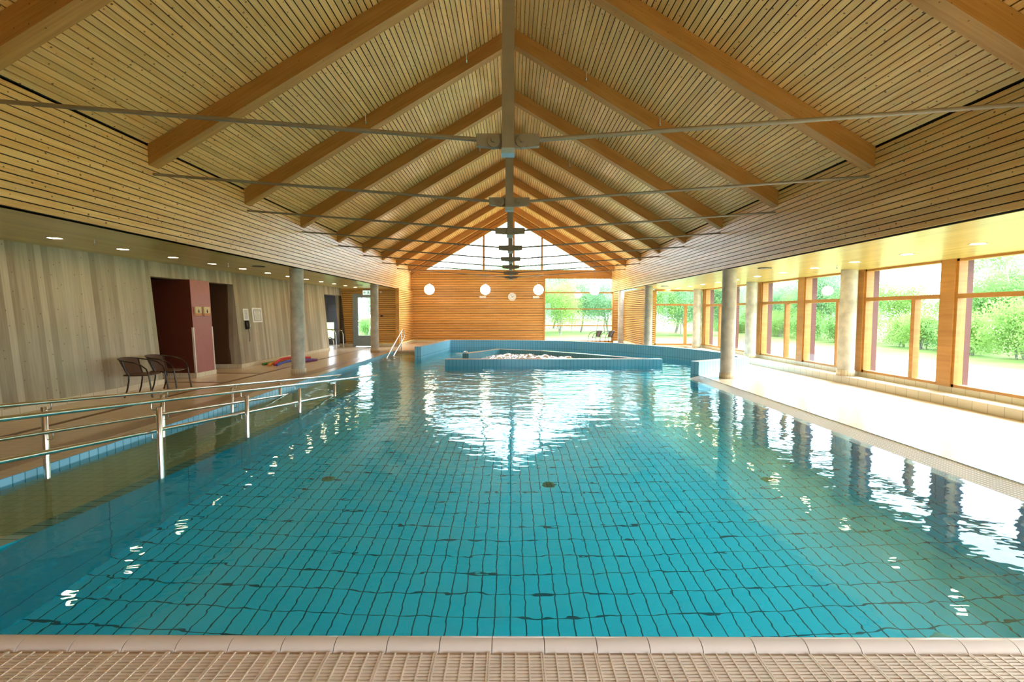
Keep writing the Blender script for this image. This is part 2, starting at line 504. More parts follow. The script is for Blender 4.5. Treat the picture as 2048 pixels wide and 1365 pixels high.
# ------------------------------------------------------------------ concrete wall on the left, leaning back
mb = MB()
def lean(y0, y1, z0, z1):
    a0, a1 = xwall(z0), xwall(z1); T = .30
    mb.hexa([(a0-T,y0,z0),(a0,y0,z0),(a0,y1,z0),(a0-T,y1,z0),(a1-T,y0,z1),(a1,y0,z1),(a1,y1,z1),(a1-T,y1,z1)])
lean(YN, 9.95, 0, 2.72); lean(9.95, 12.9, 2.37, 2.72); lean(12.9, 19.15, 0, 2.72)
lean(19.15, 21.1, 2.36, 2.72); lean(21.1, 21.4, 0, 2.72)
struct(mb.build('wall_left', M['concrete']), 'leaning board-marked raw concrete wall on the left', 'wall')
# tie holes in the concrete
# rooms behind the openings
mb = MB()
mb.box(-10.7, -10.5, 9.0, 23.0, 0, 2.72); mb.box(-10.5, -8.2, 9.0, 9.2, 0, 2.5)
mb.box(-10.7, -8.1, 9.0, 23.0, 2.42, 2.5)
struct(mb.build('wall_left_lobby', M['darkbrown']), 'dark brown walls of the lobby behind the concrete wall', 'wall')
mb = MB()
mb.box(-10.5, -8.0, 12.85, 13.1, 0, 2.42)
struct(mb.build('wall_left_changing', M['darkbrown']), 'dark brown partition right of the pink pillar', 'wall')
# pink pillar partition
mb = MB()
def leanbox(mb, xo, xb, y0, y1, z0, z1, m=0):
    a, b = xpart(z0) + xo, xpart(z1) + xo
    a2, b2 = (xb, xb) if xb < -5 else (xpart(z0) + xb, xpart(z1) + xb)
    mb.hexa([(a2,y0,z0),(a,y0,z0),(a,y1,z0),(a2,y1,z0),(b2,y0,z1),(b,y0,z1),(b,y1,z1),(b2,y1,z1)], m)
leanbox(mb, 0, -10.5, 10.95, 11.66, 0.0, 2.37)
ob = struct(mb.build('wall_left_partition', M['darkmaroon']), 'dusty red partition end between the two doorways', 'wall')
for k, y in enumerate((10.95, 11.66)):
    g = MB(); s = -1 if k == 0 else 1
    leanbox(g, .010, -.03, y - (.006 if s < 0 else .03), y + (.03 if s < 0 else .006), .12, 1.22)
    gg = g.build('corner_guard', M['guard'], ob); gg['label'] = 'pale corner guard'
g = MB(); leanbox(g, .004, -.02, 10.956, 11.654, .0, 2.368)
gg = g.build('end_panel', M['maroon'], ob); gg['label'] = 'dusty pink end panel'
mb = MB()
mb.box(-10.5, -7.595, 10.93, 11.68, 0, .115)
struct(mb.build('baseboard_partition', M['base']), 'beige skirting tiles round the red partition', 'baseboard')
# dark grey block wall with the low window, seen through the far doorway
mb = MB()
mb.box(-10.5, -9.42, 22.4, 22.7, 0, 2.42); mb.box(-8.72, -7.6, 22.4, 22.7, 0, 2.42)
mb.box(-9.42, -8.72, 22.4, 22.7, 0, .30); mb.box(-9.42, -8.72, 22.4, 22.7, 1.09, 2.42)
struct(mb.build('wall_left_far', M['darkgrey']), 'dark grey block wall behind the far doorway', 'wall')

# baseboards
mb = MB()
for y0, y1 in ((YN, 9.95), (12.9, 19.15), (21.1, 21.12)):
    mb.box(-7.67, -7.625, y0, y1, 0, .115)
mb.box(-8.3, -7.625, 12.83, 12.9, 0, .115)
mb.box(-10.5, -8.0, 12.80, 12.85, 0, .115)
struct(mb.build('baseboard_left', M['base']), 'beige skirting tiles along the concrete wall', 'baseboard')

# ------------------------------------------------------------------ far walls in orange slats
def slat_wall(mb, p0, p1, z0, z1, nrm, board_gap=.022):
    n = max(1, int(round((z1-z0)/.0895))); pp = (z1-z0)/n
    slat_run(mb, (p0[0], p0[1], z0), (p1[0], p1[1], z0), (0,0,1), nrm, 0, n, pp, pp-board_gap, th=.03, back=.028)
mb = MB()
slat_wall(mb, (-XF-.12, YFAR), (1.72, YFAR), .12, 3.70, (0,-1,0))
slat_wall(mb, (5.44, YFAR), (6.0, YFAR), .12, 2.72, (0,-1,0))
struct(mb.build('wall_far', woods('slat_far')), 'far wall of horizontal orange pine slats', 'wall')
mb = MB()
slat_wall(mb, (-5.2, 21.1), (-5.2, YFAR), .14, 2.72, (1,0,0))
slat_wall(mb, (-7.95, 21.1), (-7.30, 21.1), .14, 2.45, (0,-1,0))
slat_wall(mb, (-6.17, 21.1), (-5.2, 21.1), .14, 2.45, (0,-1,0))
slat_wall(mb, (-7.95, 21.1), (-5.2, 21.1), 2.45, 2.72, (0,-1,0))
mb.box(-5.34, -5.18, 21.06, 21.11, .14, 2.70, 0)
struct(mb.build('wall_left_end', woods('slat_far')), 'orange slatted wall round the glass door', 'wall')
mb = MB()
slat_wall(mb, (5.93, YFAR), (5.93, 20.0), .12, 2.72, (-1,0,0))
slat_wall(mb, (5.93, 20.0), (6.32, 20.0), .12, 2.62, (0,-1,0))
mb.box(5.91, 6.05, 19.96, 20.01, .12, 2.66, 0)
struct(mb.build('wall_right_end', woods('slat_far')), 'orange slatted return wall beside the far windows', 'wall')
mb = MB()
mb.box(-7.95, -7.30, 21.06, 21.1, 0, .14); mb.box(-6.17, -5.15, 21.06, 21.1, 0, .14)
mb.box(-5.2, -5.15, 21.06, YFAR, 0, .14); mb.box(-5.2, 1.72, YFAR-.04, YFAR, 0, .12)
mb.box(5.89, 5.93, 20, YFAR, 0, .12)
struct(mb.build('baseboard_far', M['base']), 'beige skirting tiles along the slatted end walls', 'baseboard')

# gable beam and gable glazing
mb = MB()
mb.box(-XF, XF, YFAR-.02, YFAR+.2, 3.70, 3.86)
mb.box(1.72, 6.0, YFAR-.02, YFAR+.2, 3.47, 3.70)
struct(mb.build('trim_1', M['beam']), 'timber beam under the gable glazing', 'trim')
def tri_frame():
    mb = MB()
    y0, y1 = YFAR - .03, YFAR + .14
    def strip(o0, o1, ya, yb):
        for sx in (-1, 1):
            a, b = zroof(XF) - o0, zroof(0) - o0
            c, d = zroof(XF) - o1, zroof(0) - o1
            mb.hexa([(sx*XF, ya, c), (0, ya, d), (0, yb, d), (sx*XF, yb, c), (sx*XF, ya, a), (0, ya, b), (0, yb, b), (sx*XF, yb, a)])
    strip(0, .50, YFAR+.0, y1); strip(.28, .42, YFAR-.10, YFAR+.02); strip(.46, .66, YFAR-.04, y1)
    return mb
w = empty('window_1', (0, YFAR, 3.86))
struct(w, 'triangular gable window high in the far wall', 'window')
def child(mb, name, mats, par, label=None):
    o = mb.build(name, mats, par)
    o.matrix_parent_inverse = Matrix.Translation(par.location).inverted() if not any(par.rotation_euler) else (Matrix.Translation(par.location) @ Matrix.Rotation(par.rotation_euler.z, 4, 'Z')).inverted()
    if label: o['label'] = label
    return o
child(tri_frame(), 'frame', M['beam'], w)
for x in (-1.45, .13, 1.62):
    g = MB(); g.box(x-.05, x+.05, YFAR-.02, YFAR+.1, 3.86, zroof(x)-.5); child(g, 'mullion', M['frame'], w)
g = MB()
ap = zroof(0)-.55; bx = XF - .30
g.hexa([(-5.2, YFAR+.05, 3.86), (5.2, YFAR+.05, 3.86), (5.2, YFAR+.06, 3.86), (-5.2, YFAR+.06, 3.86),
        (-.01, YFAR+.05, ap), (.01, YFAR+.05, ap), (.01, YFAR+.06, ap), (-.01, YFAR+.06, ap)])
child(g, 'pane', M['glass'], w)

w = empty('window_2', (3.57, YFAR, 0))
struct(w, 'tall window with three thin crossbars right of the far slatted wall', 'window')
g = MB(); g.box(1.72, 1.80, YFAR-.04, YFAR+.14, 0, 3.47); g.box(5.36, 5.44, YFAR-.04, YFAR+.14, 0, 3.47)
g.box(1.8, 5.36, YFAR-.02, YFAR+.14, 3.41, 3.47); g.box(1.8, 5.36, YFAR-.02, YFAR+.14, 0, .14)
child(g, 'frame', M['frame'], w)
for z in (.925, 1.81, 2.67):
    g = MB(); g.box(1.8, 5.36, YFAR+.0, YFAR+.10, z-.03, z+.03); child(g, 'crossbar', M['frame'], w)
g = MB(); g.box(1.8, 5.36, YFAR+.05, YFAR+.06, .14, 3.41); child(g, 'pane', M['glass'], w)

# ------------------------------------------------------------------ right window wall
XW = 8.05
posts = [-2.1 + 2.13*k for k in range(0, 10)]
posts = [8.40 + 2.125*k for k in range(-5, 6)]      # ... 6.275, 8.4, 10.525, 12.65, 14.775, 16.9, 19.025
ZS, ZH, ZT = .27, 2.56, 1.93
n = 3
for k, y in enumerate(posts):
    g = MB(); g.box(XW-.03, XW+.20, y-.13, y+.13, ZS, 2.62)
    o = struct(g.build('trim_%d' % (k+2), M['frame']), 'orange timber post between side windows, %s' % (['beside the camera', 'first in the picture', 'second', 'third', 'fourth', 'fifth', 'sixth', 'last by the corner'][max(0, k-4)]), 'trim')
    o['group'] = 'posts between the side windows'
    g = MB(); g.box(XW+.20, XW+.38, y-.06, y+.06, -.1, 2.62)
    g2 = g.build('outer_fin', M['fin'], o); g2['label'] = 'dark red outer fin'
for k in range(len(posts)):
    y0 = posts[k] + .13
    y1 = posts[k+1] - .13 if k + 1 < len(posts) else 19.95
    w = empty('window_%d' % n, (XW, (y0+y1)/2, ZS)); n += 1
    struct(w, 'orange framed side window above the tiled ledge, %s' % (['first in the picture, cut by its edge', 'second from the camera', 'third from the camera', 'fourth from the camera', 'fifth from the camera', 'sixth, beside the corner window', 'last in the corner'][k-4] if k >= 4 else 'beside the camera'), 'window'); w['group'] = 'side windows along the ledge'
    g = MB(); f = .045
    g.box(XW, XW+.14, y0, y0+f, ZS, ZH+.06); g.box(XW, XW+.14, y1-f, y1, ZS, ZH+.06)
    g.box(XW, XW+.14, y0, y1, ZH, ZH+.08); g.box(XW, XW+.14, y0, y1, ZS, ZS+.05)
    child(g, 'frame', M['frame'], w)
    g = MB(); g.box(XW-.005, XW+.12, y0+f, y1-f, ZT-.04, ZT+.04); child(g, 'transom', M['frame'], w)
    ym = y0 + .60
    if y1 - y0 > 1.2:
        g = MB(); g.box(XW-.002, XW+.12, ym-.045, ym+.045, ZS+.05, ZT-.04); child(g, 'mullion', M['frame'], w)
    g = MB(); g.box(XW+.06, XW+.07, y0, y1, ZS, ZH+.04); child(g, 'pane', M['glass'], w)
# the window that faces the camera beyond the pool
w = empty('window_%d' % n, (7.2, 20.0, .2)); n += 1
struct(w, 'orange framed window behind the raised pool wall', 'window')
g = MB(); g.box(6.32, 8.1, 20.0, 20.14, .20, .27); g.box(6.32, 8.1, 20.0, 20.14, 2.56, 2.64); g.box(6.32, 6.37, 20, 20.14, .2, 2.6)
g.box(8.04, 8.2, 19.95, 20.14, .2, 2.62)
child(g, 'frame', M['frame'], w)
g = MB(); g.box(6.35, 8.05, 19.995, 20.12, ZT-.0, ZT+.08); child(g, 'transom', M['frame'], w)
g = MB(); g.box(7.62, 7.73, 19.997, 20.12, .27, ZT); child(g, 'mullion', M['frame'], w)
g = MB(); g.box(6.35, 8.05, 20.06, 20.07, .25, 2.58); child(g, 'pane', M['glass'], w)
# ledge
mb = MB()
mb.box(7.67, XW, YN, 20.0, 0, .165); mb.box(XW-.0, XW+.2, YN, 20.1, 0, ZS)
mb.box(6.25, XW+.2, 20.0, 20.2, 0, .20)
struct(mb.build('trim_15', M['base']), 'low beige tiled ledge under the side windows', 'trim')

# wall closing the hall behind the camera, with a window added for light
mb = MB()
mb.box(-8.3, -XF, YN-.2, YN, 0, 2.8); mb.box(XF, 8.3, YN-.2, YN, 0, 2.8); mb.box(-XF, .6, YN-.2, YN, 0, 7.3); mb.box(4.6, XF, YN-.2, YN, 0, 7.3); mb.box(.6, 4.6, YN-.2, YN, 2.75, 7.3); mb.box(.6, 4.6, YN-.2, YN, 0, .12)
struct(mb.build('wall_near', M['slat_far']), 'wall behind the camera', 'wall')

w = empty('window_%d' % n, (2.6, YN, .12)); n += 1  # added window, brightens the near coping and grating
struct(w, 'added unseen window behind the camera that lights the near coping', 'window')
g = MB(); g.box(.6, .68, YN-.16, YN-.02, .12, 2.75); g.box(4.52, 4.6, YN-.16, YN-.02, .12, 2.75); g.box(.68, 4.52, YN-.16, YN-.02, 2.67, 2.75); g.box(.68, 4.52, YN-.16, YN-.02, .12, .2)
child(g, 'frame', M['frame'], w)
g = MB(); g.box(2.56, 2.64, YN-.15, YN-.03, .2, 2.67); child(g, 'mullion', M['frame'], w)
g = MB(); g.box(.68, 4.52, YN-.10, YN-.09, .2, 2.67); child(g, 'pane', M['glass'], w)

# ------------------------------------------------------------------ floor with the pool cut out
WP = [(4.78, 11.78), (6.66, 12.95), (6.82, 14.2), (6.45, 15.75), (5.65, 17.3), (4.3, 19.0), (2.95, 20.0), (1.5, 20.62), (0, 20.78), (-2.85, 20.78)]
def smooth(pts, k=6):
    out = []
    for i in range(len(pts)-1):
        p0 = pts[max(0, i-1)]; p1 = pts[i]; p2 = pts[i+1]; p3 = pts[min(len(pts)-1, i+2)]
        for j in range(k):
            t = j/k
            out.append(tuple(.5*((2*p1[a]) + (-p0[a]+p2[a])*t + (2*p0[a]-5*p1[a]+4*p2[a]-p3[a])*t*t + (-p0[a]+3*p1[a]-3*p2[a]+p3[a])*t**3) for a in (0,1)))
    out.append(pts[-1]); return out
curve = [WP[0]] + smooth(WP[1:9], 5) + [WP[9]]
XL, XR, Y0 = -4.85, 4.85, 2.155
outline = [(XL, Y0), (XR, Y0), (XR, 11.80)] + curve[1:] + [(-3.42, 16.6), (-3.42, 19.2), (XL, 19.2)]
mb = MB()
mb.add([(-10.7, YN, 0), (XL, YN, 0), (XL, 21.12, 0), (-10.7, 21.12, 0)])
mb.add([(-10.7, 21.12, 0), (-7.4, 21.12, 0), (-7.4, 23, 0), (-10.7, 23, 0)])
mb.add([(XL, YN, 0), (XR, YN, 0), (XR, Y0-.10, 0), (XL, Y0-.10, 0)])
rp = [(XR, YN), (8.25, YN), (8.25, 20.2), (6.0, 20.2), (6.0, YFAR), (-5.25, YFAR), (-5.25, 21.12), (XL, 21.12), (XL, 19.2), (-3.42, 19.2), (-3.42, 16.6)] \
     + list(reversed(curve[1:])) + [(XR, 11.80)]
mb.add([(x, y, 0) for x, y in rp])
struct(mb.build('floor', M['deck']), 'tan tiled pool deck', 'floor')
mb = MB()
mb.box(-6.50, -6.40, -3, 9.9, 0, .003); mb.box(-6.50, -6.40, 9.9, 21.0, 0, .003)
mb.box(-7.9, -6.55, 10.2, 10.3, 0, .003); mb.box(-7.7, -6.55, 11.75, 11.85, 0, .003)
struct(mb.build('trim_16', M['drainline']), 'dark brown drain slots across the left deck', 'trim')
mb = MB()
mb.box(-5.42, -5.10, YN, 18.9, 0, .003)
struct(mb.build('trim_17', M['edgeband']), 'grey brown tile band along the left pool edge', 'trim')

# basin
mb = MB()
L = 0
for i in range(len(outline)):
    (x0, y0), (x1, y1) = outline[i], outline[(i+1) % len(outline)]
    d = math.hypot(x1-x0, y1-y0)
    mb.add([(x0,y0,0), (x1,y1,0), (x1,y1,ZP), (x0,y0,ZP)], [(L,0),(L+d,0),(L+d,ZP),(L,ZP)], 1)
    L += d
mb.add([(x, y, ZP) for x, y in outline], None, 0)
struct(mb.build('floor_pool', [M['pool'], M['poolwall']]), 'turquoise tiled pool basin', 'pool')
mb = MB()
mb.add([(x, y, ZW) for x, y in outline])
o = mb.build('pool_water', M['water'])
tag(o, 'clear turquoise water filling the pool', 'water', None, 'stuff')

# right overflow lip
mb = MB()
mb.hexa([(4.50, Y0, -.16), (4.88, Y0, -.05), (4.88, 11.70, -.05), (4.50, 11.70, -.16),
         (4.50, Y0, -.115), (4.88, Y0, .003), (4.88, 11.70, .003), (4.50, 11.70, -.115)])
struct(mb.build('trim_18', M['lip']), 'white studded overflow edge along the right deck', 'trim')

# near coping
mb = MB()
CY = -.075
prof = [(2.13, -.03), (2.13, .0)] + [(2.19 + .058*math.cos(R(a)), -.028 + .058*math.sin(R(a))) for a in range(165, -31, -15)] + [(2.235, -.14)]
prof2 = [(y + CY, z) for y, z in prof]
x = .164 - .2495*22
while x < 5.2:
    rows = [[(x+.002, y, z) for y, z in prof2], [(x+.2475, y, z) for y, z in prof2]]
    mb.grid(rows, 0, True)
    mb.add([(x+.002, y, z) for y, z in prof2], None, 0); mb.add([(x+.2475, y, z) for y, z in reversed(prof2)], None, 0)
    x += .2495
core = [(2.135, -.03), (2.137, -.004)] + [(2.19 + .0545*math.cos(R(a)), -.028 + .0545*math.sin(R(a))) for a in range(165, -31, -15)] + [(2.23, -.14)]
mb.grid([[(-5.3, y + CY, z) for y, z in core], [(5.2, y + CY, z) for y, z in core]], 1, True)
struct(mb.build('trim_19', [M['coping'], M['grout']]), 'rounded beige coping tiles along the near pool edge', 'trim')
# near grating
mb = MB()
mb.box(-4.0, 4.0, 1.62, 2.053, .0005, .004, 1)
y = 1.635
while y < 2.045:
    mb.box(-4.0, 4.0, y, y+.0115, .004, .0085, 0); y += .0187
x = .15 - .25*17
while x < 4.0:
    for dx in (.006, .064, .126, .188, .246):
        mb.box(x+dx-.0035, x+dx+.0035, 1.62, 2.051, .004, .0102, 0)
    x += .25
struct(mb.build('trim_20', [M['grate'], M['grategap']]), 'beige overflow grating in front of the coping', 'trim')

# entry ramp along the left side
mb = MB()
def zramp(y): return max(-.06 - .103*(y-3.12), -.86)
ys = [Y0+.02] + [3 + .5*k for k in range(0, 16)] + [10.88, 12.0]
for a, b in zip(ys[:-1], ys[1:]):
    mb.add([(XL+.002, a, zramp(a)), (-3.76, a, zramp(a)), (-3.76, b, zramp(b)), (XL+.002, b, zramp(b))], None, 0)
    mb.add([(-3.76, a, zramp(a)+.002), (-3.60, a, zramp(a)+.002), (-3.60, b, zramp(b)+.002), (-3.76, b, zramp(b)+.002)],
           [(a, .1), (a, .3), (b, .3), (b, .1)], 1)
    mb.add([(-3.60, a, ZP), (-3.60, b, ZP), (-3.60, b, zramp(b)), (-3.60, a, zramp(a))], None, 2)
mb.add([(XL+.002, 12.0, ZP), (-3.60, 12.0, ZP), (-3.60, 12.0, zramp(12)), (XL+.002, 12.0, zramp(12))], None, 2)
rt = m_tile('shaded_turquoise_side_tile', (.02, .36, .43), (.024, .38, .45), (.012, .16, .20), 1.0, .6, .006, rough=.2)  # darker turquoise, the ramp side's shade put into the tile colour
struct(mb.build('floor_ramp', [M['ramp'], M['rampedge'], rt]), 'tan studded ramp sloping down into the pool', 'ramp')

# stairs at the far left corner
mb = MB()
for k in range(5):
    z = (-.015, -.115, -.27, -.43, -.59)[k]
    y1 = 19.2 - .42*k; y0 = y1 - .42
    mb.box(XL+.003, -3.44, y0, y1, ZP if k == 4 else z-.16, z, 0)
    mb.box(XL+.003, -3.44, y0, y0+.09, z, z+.004, 1)
struct(mb.build('floor_stairs', [M['deck'], M['drainline']]), 'tiled steps going down into the pool by the handrail', 'steps')

# raised pool wall round the far end
def wall_strip(path, t, z0, z1, mats, side_m=0, cap_m=1, cap=.04):
    mb = MB()
    Ls, Rs = [], []
    for i, p in enumerate(path):
        a = Vector(path[max(0, i-1)]); b = Vector(path[min(len(path)-1, i+1)])
        if 0 < i < len(path)-1:
            d1 = (Vector(p)-a).normalized(); d2 = (b-Vector(p)).normalized(); d = (d1+d2).normalized()
            k = 1/max(.5, d.dot(d1))
        else: d = (b-a).normalized(); k = 1
        nn = Vector((-d.y, d.x))*k*t/2
        Ls.append(Vector(p)+nn); Rs.append(Vector(p)-nn)
    L = 0
    for i in range(len(path)-1):
        d = (Vector(path[i+1])-Vector(path[i])).length
        a0, a1, b0, b1 = Ls[i], Ls[i+1], Rs[i], Rs[i+1]
        q = lambda p, z: (p.x, p.y, z)
        zc = z1 - cap
        mb.add([q(a1,z0), q(a0,z0), q(a0,z1), q(a1,z1)], [(L+d,z0),(L,z0),(L,z1),(L+d,z1)], side_m)
        mb.add([q(b0,z0), q(b1,z0), q(b1,z1), q(b0,z1)], [(L,z0),(L+d,z0),(L+d,z1),(L,z1)], side_m)
        mb.add([q(b0,z1), q(b1,z1), q(a1,z1), q(a0,z1)], [(L,.02),(L+d,.02),(L+d,.02+t),(L,.02+t)], cap_m)
        L += d
    for i, s in ((0, 1), (len(path)-1, -1)):
        a, b = (Ls[i], Rs[i]) if s > 0 else (Rs[i], Ls[i])
        mb.add([(a.x,a.y,z0),(b.x,b.y,z0),(b.x,b.y,z1),(a.x,a.y,z1)], [(0,z0),(t,z0),(t,z1),(0,z1)], side_m)
    return mb
path = curve + [(-3.40, 16.55)]
struct(wall_strip(path, .24, ZP, .35, None).build('wall_pool', [M['poolwall'], M['poolcap']]),
       'raised blue tiled wall curving round the far end of the pool', 'wall')
path = [(-2.05, 14.2), (4.8, 14.5)]
struct(wall_strip(path, .26, ZP, .145, None).build('wall_whirl_front', [M['benchtile'], M['poolcap']]),
       'low straight slate blue wall in front of the whirl basin', 'wall')
path = [(-1.62, 16.2), (-.50, 18.2), (1.17, 17.5), (2.6, 16.25), (4.0, 14.75), (4.4, 14.6)]
struct(wall_strip(path, .26, ZP, .145, None).build('wall_whirl_back', [M['benchtile'], M['poolcap']]),
       'low angled slate blue wall behind the whirl basin', 'wall')

# ------------------------------------------------------------------ columns
def column(x, y, z0, z1, r, label, group):
    e = empty('concrete_column', (x, y, z0)); tag(e, label, 'column', group)
    g = MB(); g.lathe([(r, 0), (r, z1-z0)], n=40, caps=True)
    g.build('shaft', M['column'], e)
    g = MB(); g.lathe([(r, 0), (r+.018, 0), (r+.018, .135), (r, .14)], n=40)
    o = g.build('tile_collar', M['collar'], e); o['label'] = 'collar of small beige tiles'
    return e
gi = 'concrete columns'
column(-5.50, 11.72, 0, 2.70, .165, 'big concrete column on the left deck in front of the pool noodles', gi)
column(-5.47, 18.25, 0, 2.70, .155, 'slim concrete column in front of the glass door', gi)
column(5.36, 11.22, 0, 2.68, .165, 'big concrete column beside the end of the raised pool wall', gi)
column(5.42, 18.0, 0, 2.68, .155, 'concrete column just left of the far orange window', gi)
column(5.45, 22.6, 0, 2.70, .145, 'concrete column behind the two far chairs', gi)
column(7.80, 10.55, .165, 2.61, .165, 'nearest concrete column standing on the window ledge', gi)
column(7.80, 14.80, .165, 2.61, .165, 'middle concrete column standing on the window ledge', gi)
column(7.82, 19.15, .165, 2.61, .165, 'farthest concrete column on the ledge in the window corner', gi)

# ------------------------------------------------------------------ rafters and tied king posts
RY = [4.45 + 2.4*k for k in range(-1, 9)]
order = ['first', 'second', 'third', 'fourth', 'fifth', 'sixth', 'seventh', 'eighth', 'ninth', 'tenth']
RW = .19
def rafter(sx):
    mb = MB(); d = .30
    x0, x1 = sx*(XF-.002), sx*.0
    z0, z1 = ZE - .004, zroof(0) - .004
    y0, y1 = -RW/2, RW/2
    p = [(x0,y0,z0-d),(x1,y0,z1-d),(x1,y1,z1-d),(x0,y1,z0-d),(x0,y0,z0),(x1,y0,z1),(x1,y1,z1),(x0,y1,z0)]
    LL = XF/cs
    uq = lambda v0, v1: [(0,v0),(LL,v0),(LL,v1),(0,v1)]
    k = 3 if sx < 0 else 7
    for q, uvq in (((0,1,2,3), uq(k+.1,k+.6)), ((4,5,6,7), uq(k+.1,k+.6)), ((0,1,5,4), uq(k+1.05,k+1.95)), ((3,2,6,7), uq(k+2.05,k+2.95)),
                   ((0,3,7,4), None), ((1,2,6,5), None)):
        mb.add([p[i] for i in q], uvq)
    return mb
for sx in (-1, 1):
    base = None
    for i, y in enumerate(RY):
        if base is None: o = base = rafter(sx).build('roof_rafter', M['beam'])
        else: o = base.copy(); C.objects.link(o)
        o.location = (0, y, 0)
        side = 'left' if sx < 0 else 'right'
        nxt = 'first in the picture' if i == 1 else '%s from the camera' % order[i-1]
        if i == 0: nxt = 'nearest, above the camera'
        if i == 9: nxt = 'last one before the gable window'
        tag(o, 'glulam roof rafter on the %s ceiling slope, %s' % (side, nxt), 'rafter', 'glulam roof rafters')

def king_post():
    e = empty('king_post', (0,0,0))
    ztop, zb = zroof(0) - .15, 3.11
    g = MB(); g.box(-.058, .058, -.06, .06, zb+.045, ztop); g.build('post', M['greypaint'], e)
    g = MB(); g.box(-.064, .064, -.066, .066, zb, zb+.05)
    o = g.build('end_cap', M['galv'], e); o['label'] = 'pale blue galvanised end cap'
    for sx in (-1, 1):
        g = MB()
        z = 3.245
        g.hexa([(sx*.055,-.012,z-.075),(sx*.30,-.03,z-.055),(sx*.30,.03,z-.055),(sx*.055,.012,z-.075),
                (sx*.055,-.012,z+.065),(sx*.30,-.03,z+.058),(sx*.30,.03,z+.058),(sx*.055,.012,z+.065)])
        g.lathe([(.0,-.034),(.060,-.034),(.060,.034),(.0,.034)], n=20, sm=False)
        b = len(g.v)
        # turn the pivot disc to face along the hall
        nv = 4*20
        for k in range(b-nv, b):
            x, y, zz = g.v[k]; g.v[k] = (x + sx*.135, zz, y + z - .01)
        br = g.build('bracket', M['greypaint'], e)
        g = MB(); g.tube([(sx*.135, -.06, z-.005), (sx*.135, -.03, z-.005)], .024, 6); g.build('bolt', M['greypaint'], br)
        g = MB(); g.tube([(sx*.27, 0, z+.01), (sx*(XF+.02), 0, 3.635)], .021, 10); g.build('tie_rod', M['greypaint'], e)
    return e
kp = king_post()
tag(kp, 'x', 'king post', 'king posts with tie rods')
kps = [kp] + [copy_tree(kp) for _ in range(7)]
for i, o in enumerate(kps):
    o.location = (-.035 + .004*i, RY[i+1], 0)
    o['label'] = ('grey steel king post with two tie rods, %s from the camera' % order[i]) if i < 7 else 'grey steel king post with two tie rods nearest the gable window'

# ------------------------------------------------------------------ downlights, speakers, sprinklers
def downlight():
    e = empty('recessed_downlight')
    g = MB(); g.lathe([(.085, 0), (.11, -.006), (.105, -.010), (.083, -.004)], n=28); g.build('trim_ring', M['chrome'], e)
    g = MB(); g.lathe([(.0, -.002), (.086, -.002)], n=28); g.build('lens', M['lamp'], e)
    return e
ORD = ['first','second','third','fourth','fifth','sixth','seventh','eighth','ninth','tenth','eleventh','last']
dl = downlight(); first = True
cnt = 0
def zs_r(x): return 2.68 + (2.60-2.68)*(x-XF)/(8.15-XF)
for sx in (-1, 1):
    for k in range(0, 12):
        y = 6.90 + 1.2*k - (.15 if sx > 0 else 0)
        x = sx*6.86
        o = dl if first else copy_tree(dl); first = False
        o.location = (x, y, ZF0 if sx < 0 else zs_r(6.86))
        if sx > 0: o.rotation_euler = (0, R(1.6), 0)
        tag(o, 'round recessed downlight in the %s, %s from the camera' % ('left soffit' if sx < 0 else 'soffit over the windows', ORD[k]), 'downlight',
            'downlights in the left soffit' if sx < 0 else 'downlights over the window aisle')
def speaker(x, y, z, lab):
    e = empty('ceiling_speaker', (x, y, z)); tag(e, lab, 'speaker', 'round ceiling speakers')
    g = MB(); g.lathe([(.14, 0), (.15, -.012), (.115, -.016)], n=24); g.build('rim', M['black'], e)
    g = MB(); g.lathe([(.115, -.014), (.06, -.020), (0, -.022)], n=24); g.build('grille', M['greypaint'], e)
speaker(-6.1, 11.05, ZF0, 'dark round ceiling speaker left of the big left column')
speaker(-6.15, 18.5, ZF0, 'dark round ceiling speaker near the glass door')
speaker(5.92, 10.7, zs_r(5.92), 'dark round ceiling speaker right of the big right column')
speaker(5.98, 17.8, zs_r(5.98), 'dark round ceiling speaker before the far orange window')
def sprinkler(x, y, z, lab, drop=.05):
    e = empty('sprinkler_head', (x, y, z)); tag(e, lab, 'sprinkler', 'small sprinkler heads')
    g = MB(); g.tube([(0,0,0),(0,0,-drop)], .007, 8); g.build('stem', M['white'], e)
    g = MB(); g.lathe([(0,-drop-.03),(.012,-drop-.028),(.012,-drop),(.02,-drop+.002),(.02,-drop+.006),(0,-drop+.008)], n=12)
    g.lathe([(0,-drop-.036),(.022,-drop-.034),(.022,-drop-.031),(0,-drop-.03)], n=12); g.build('deflector', M['steel'], e)
sprinkler(-6.4, 7.05, ZF0, 'white sprinkler between the two nearest left downlights')
sprinkler(-6.4, 10.35, ZF0, 'white sprinkler above the pink partition')
sprinkler(-6.4, 16.5, ZF0, 'white sprinkler near the far left doorway')
sprinkler(6.9, 9.7, zs_r(6.9), 'white sprinkler in the soffit before the nearest ledge column')
sprinkler(6.7, 5.75, zs_r(6.7), 'white sprinkler at the right end of the window soffit')
for px, yy, lab in ((-2.86, 9.1, 'left slope, in front of the third rafter, lower one'), (-.88, 9.1, 'left slope, in front of the third rafter, upper one'),
                    (1.45, 9.1, 'right slope, in front of the third rafter, upper one'), (2.9, 9.1, 'right slope, in front of the third rafter, lower one'),
                    (-.95, 13.9, 'left slope by the fifth rafter'), (1.75, 13.9, 'right slope by the fifth rafter')):
    sprinkler(px, yy, zroof(px)-.0, 'tiny sprinkler hanging from the ceiling, %s' % lab, .16)

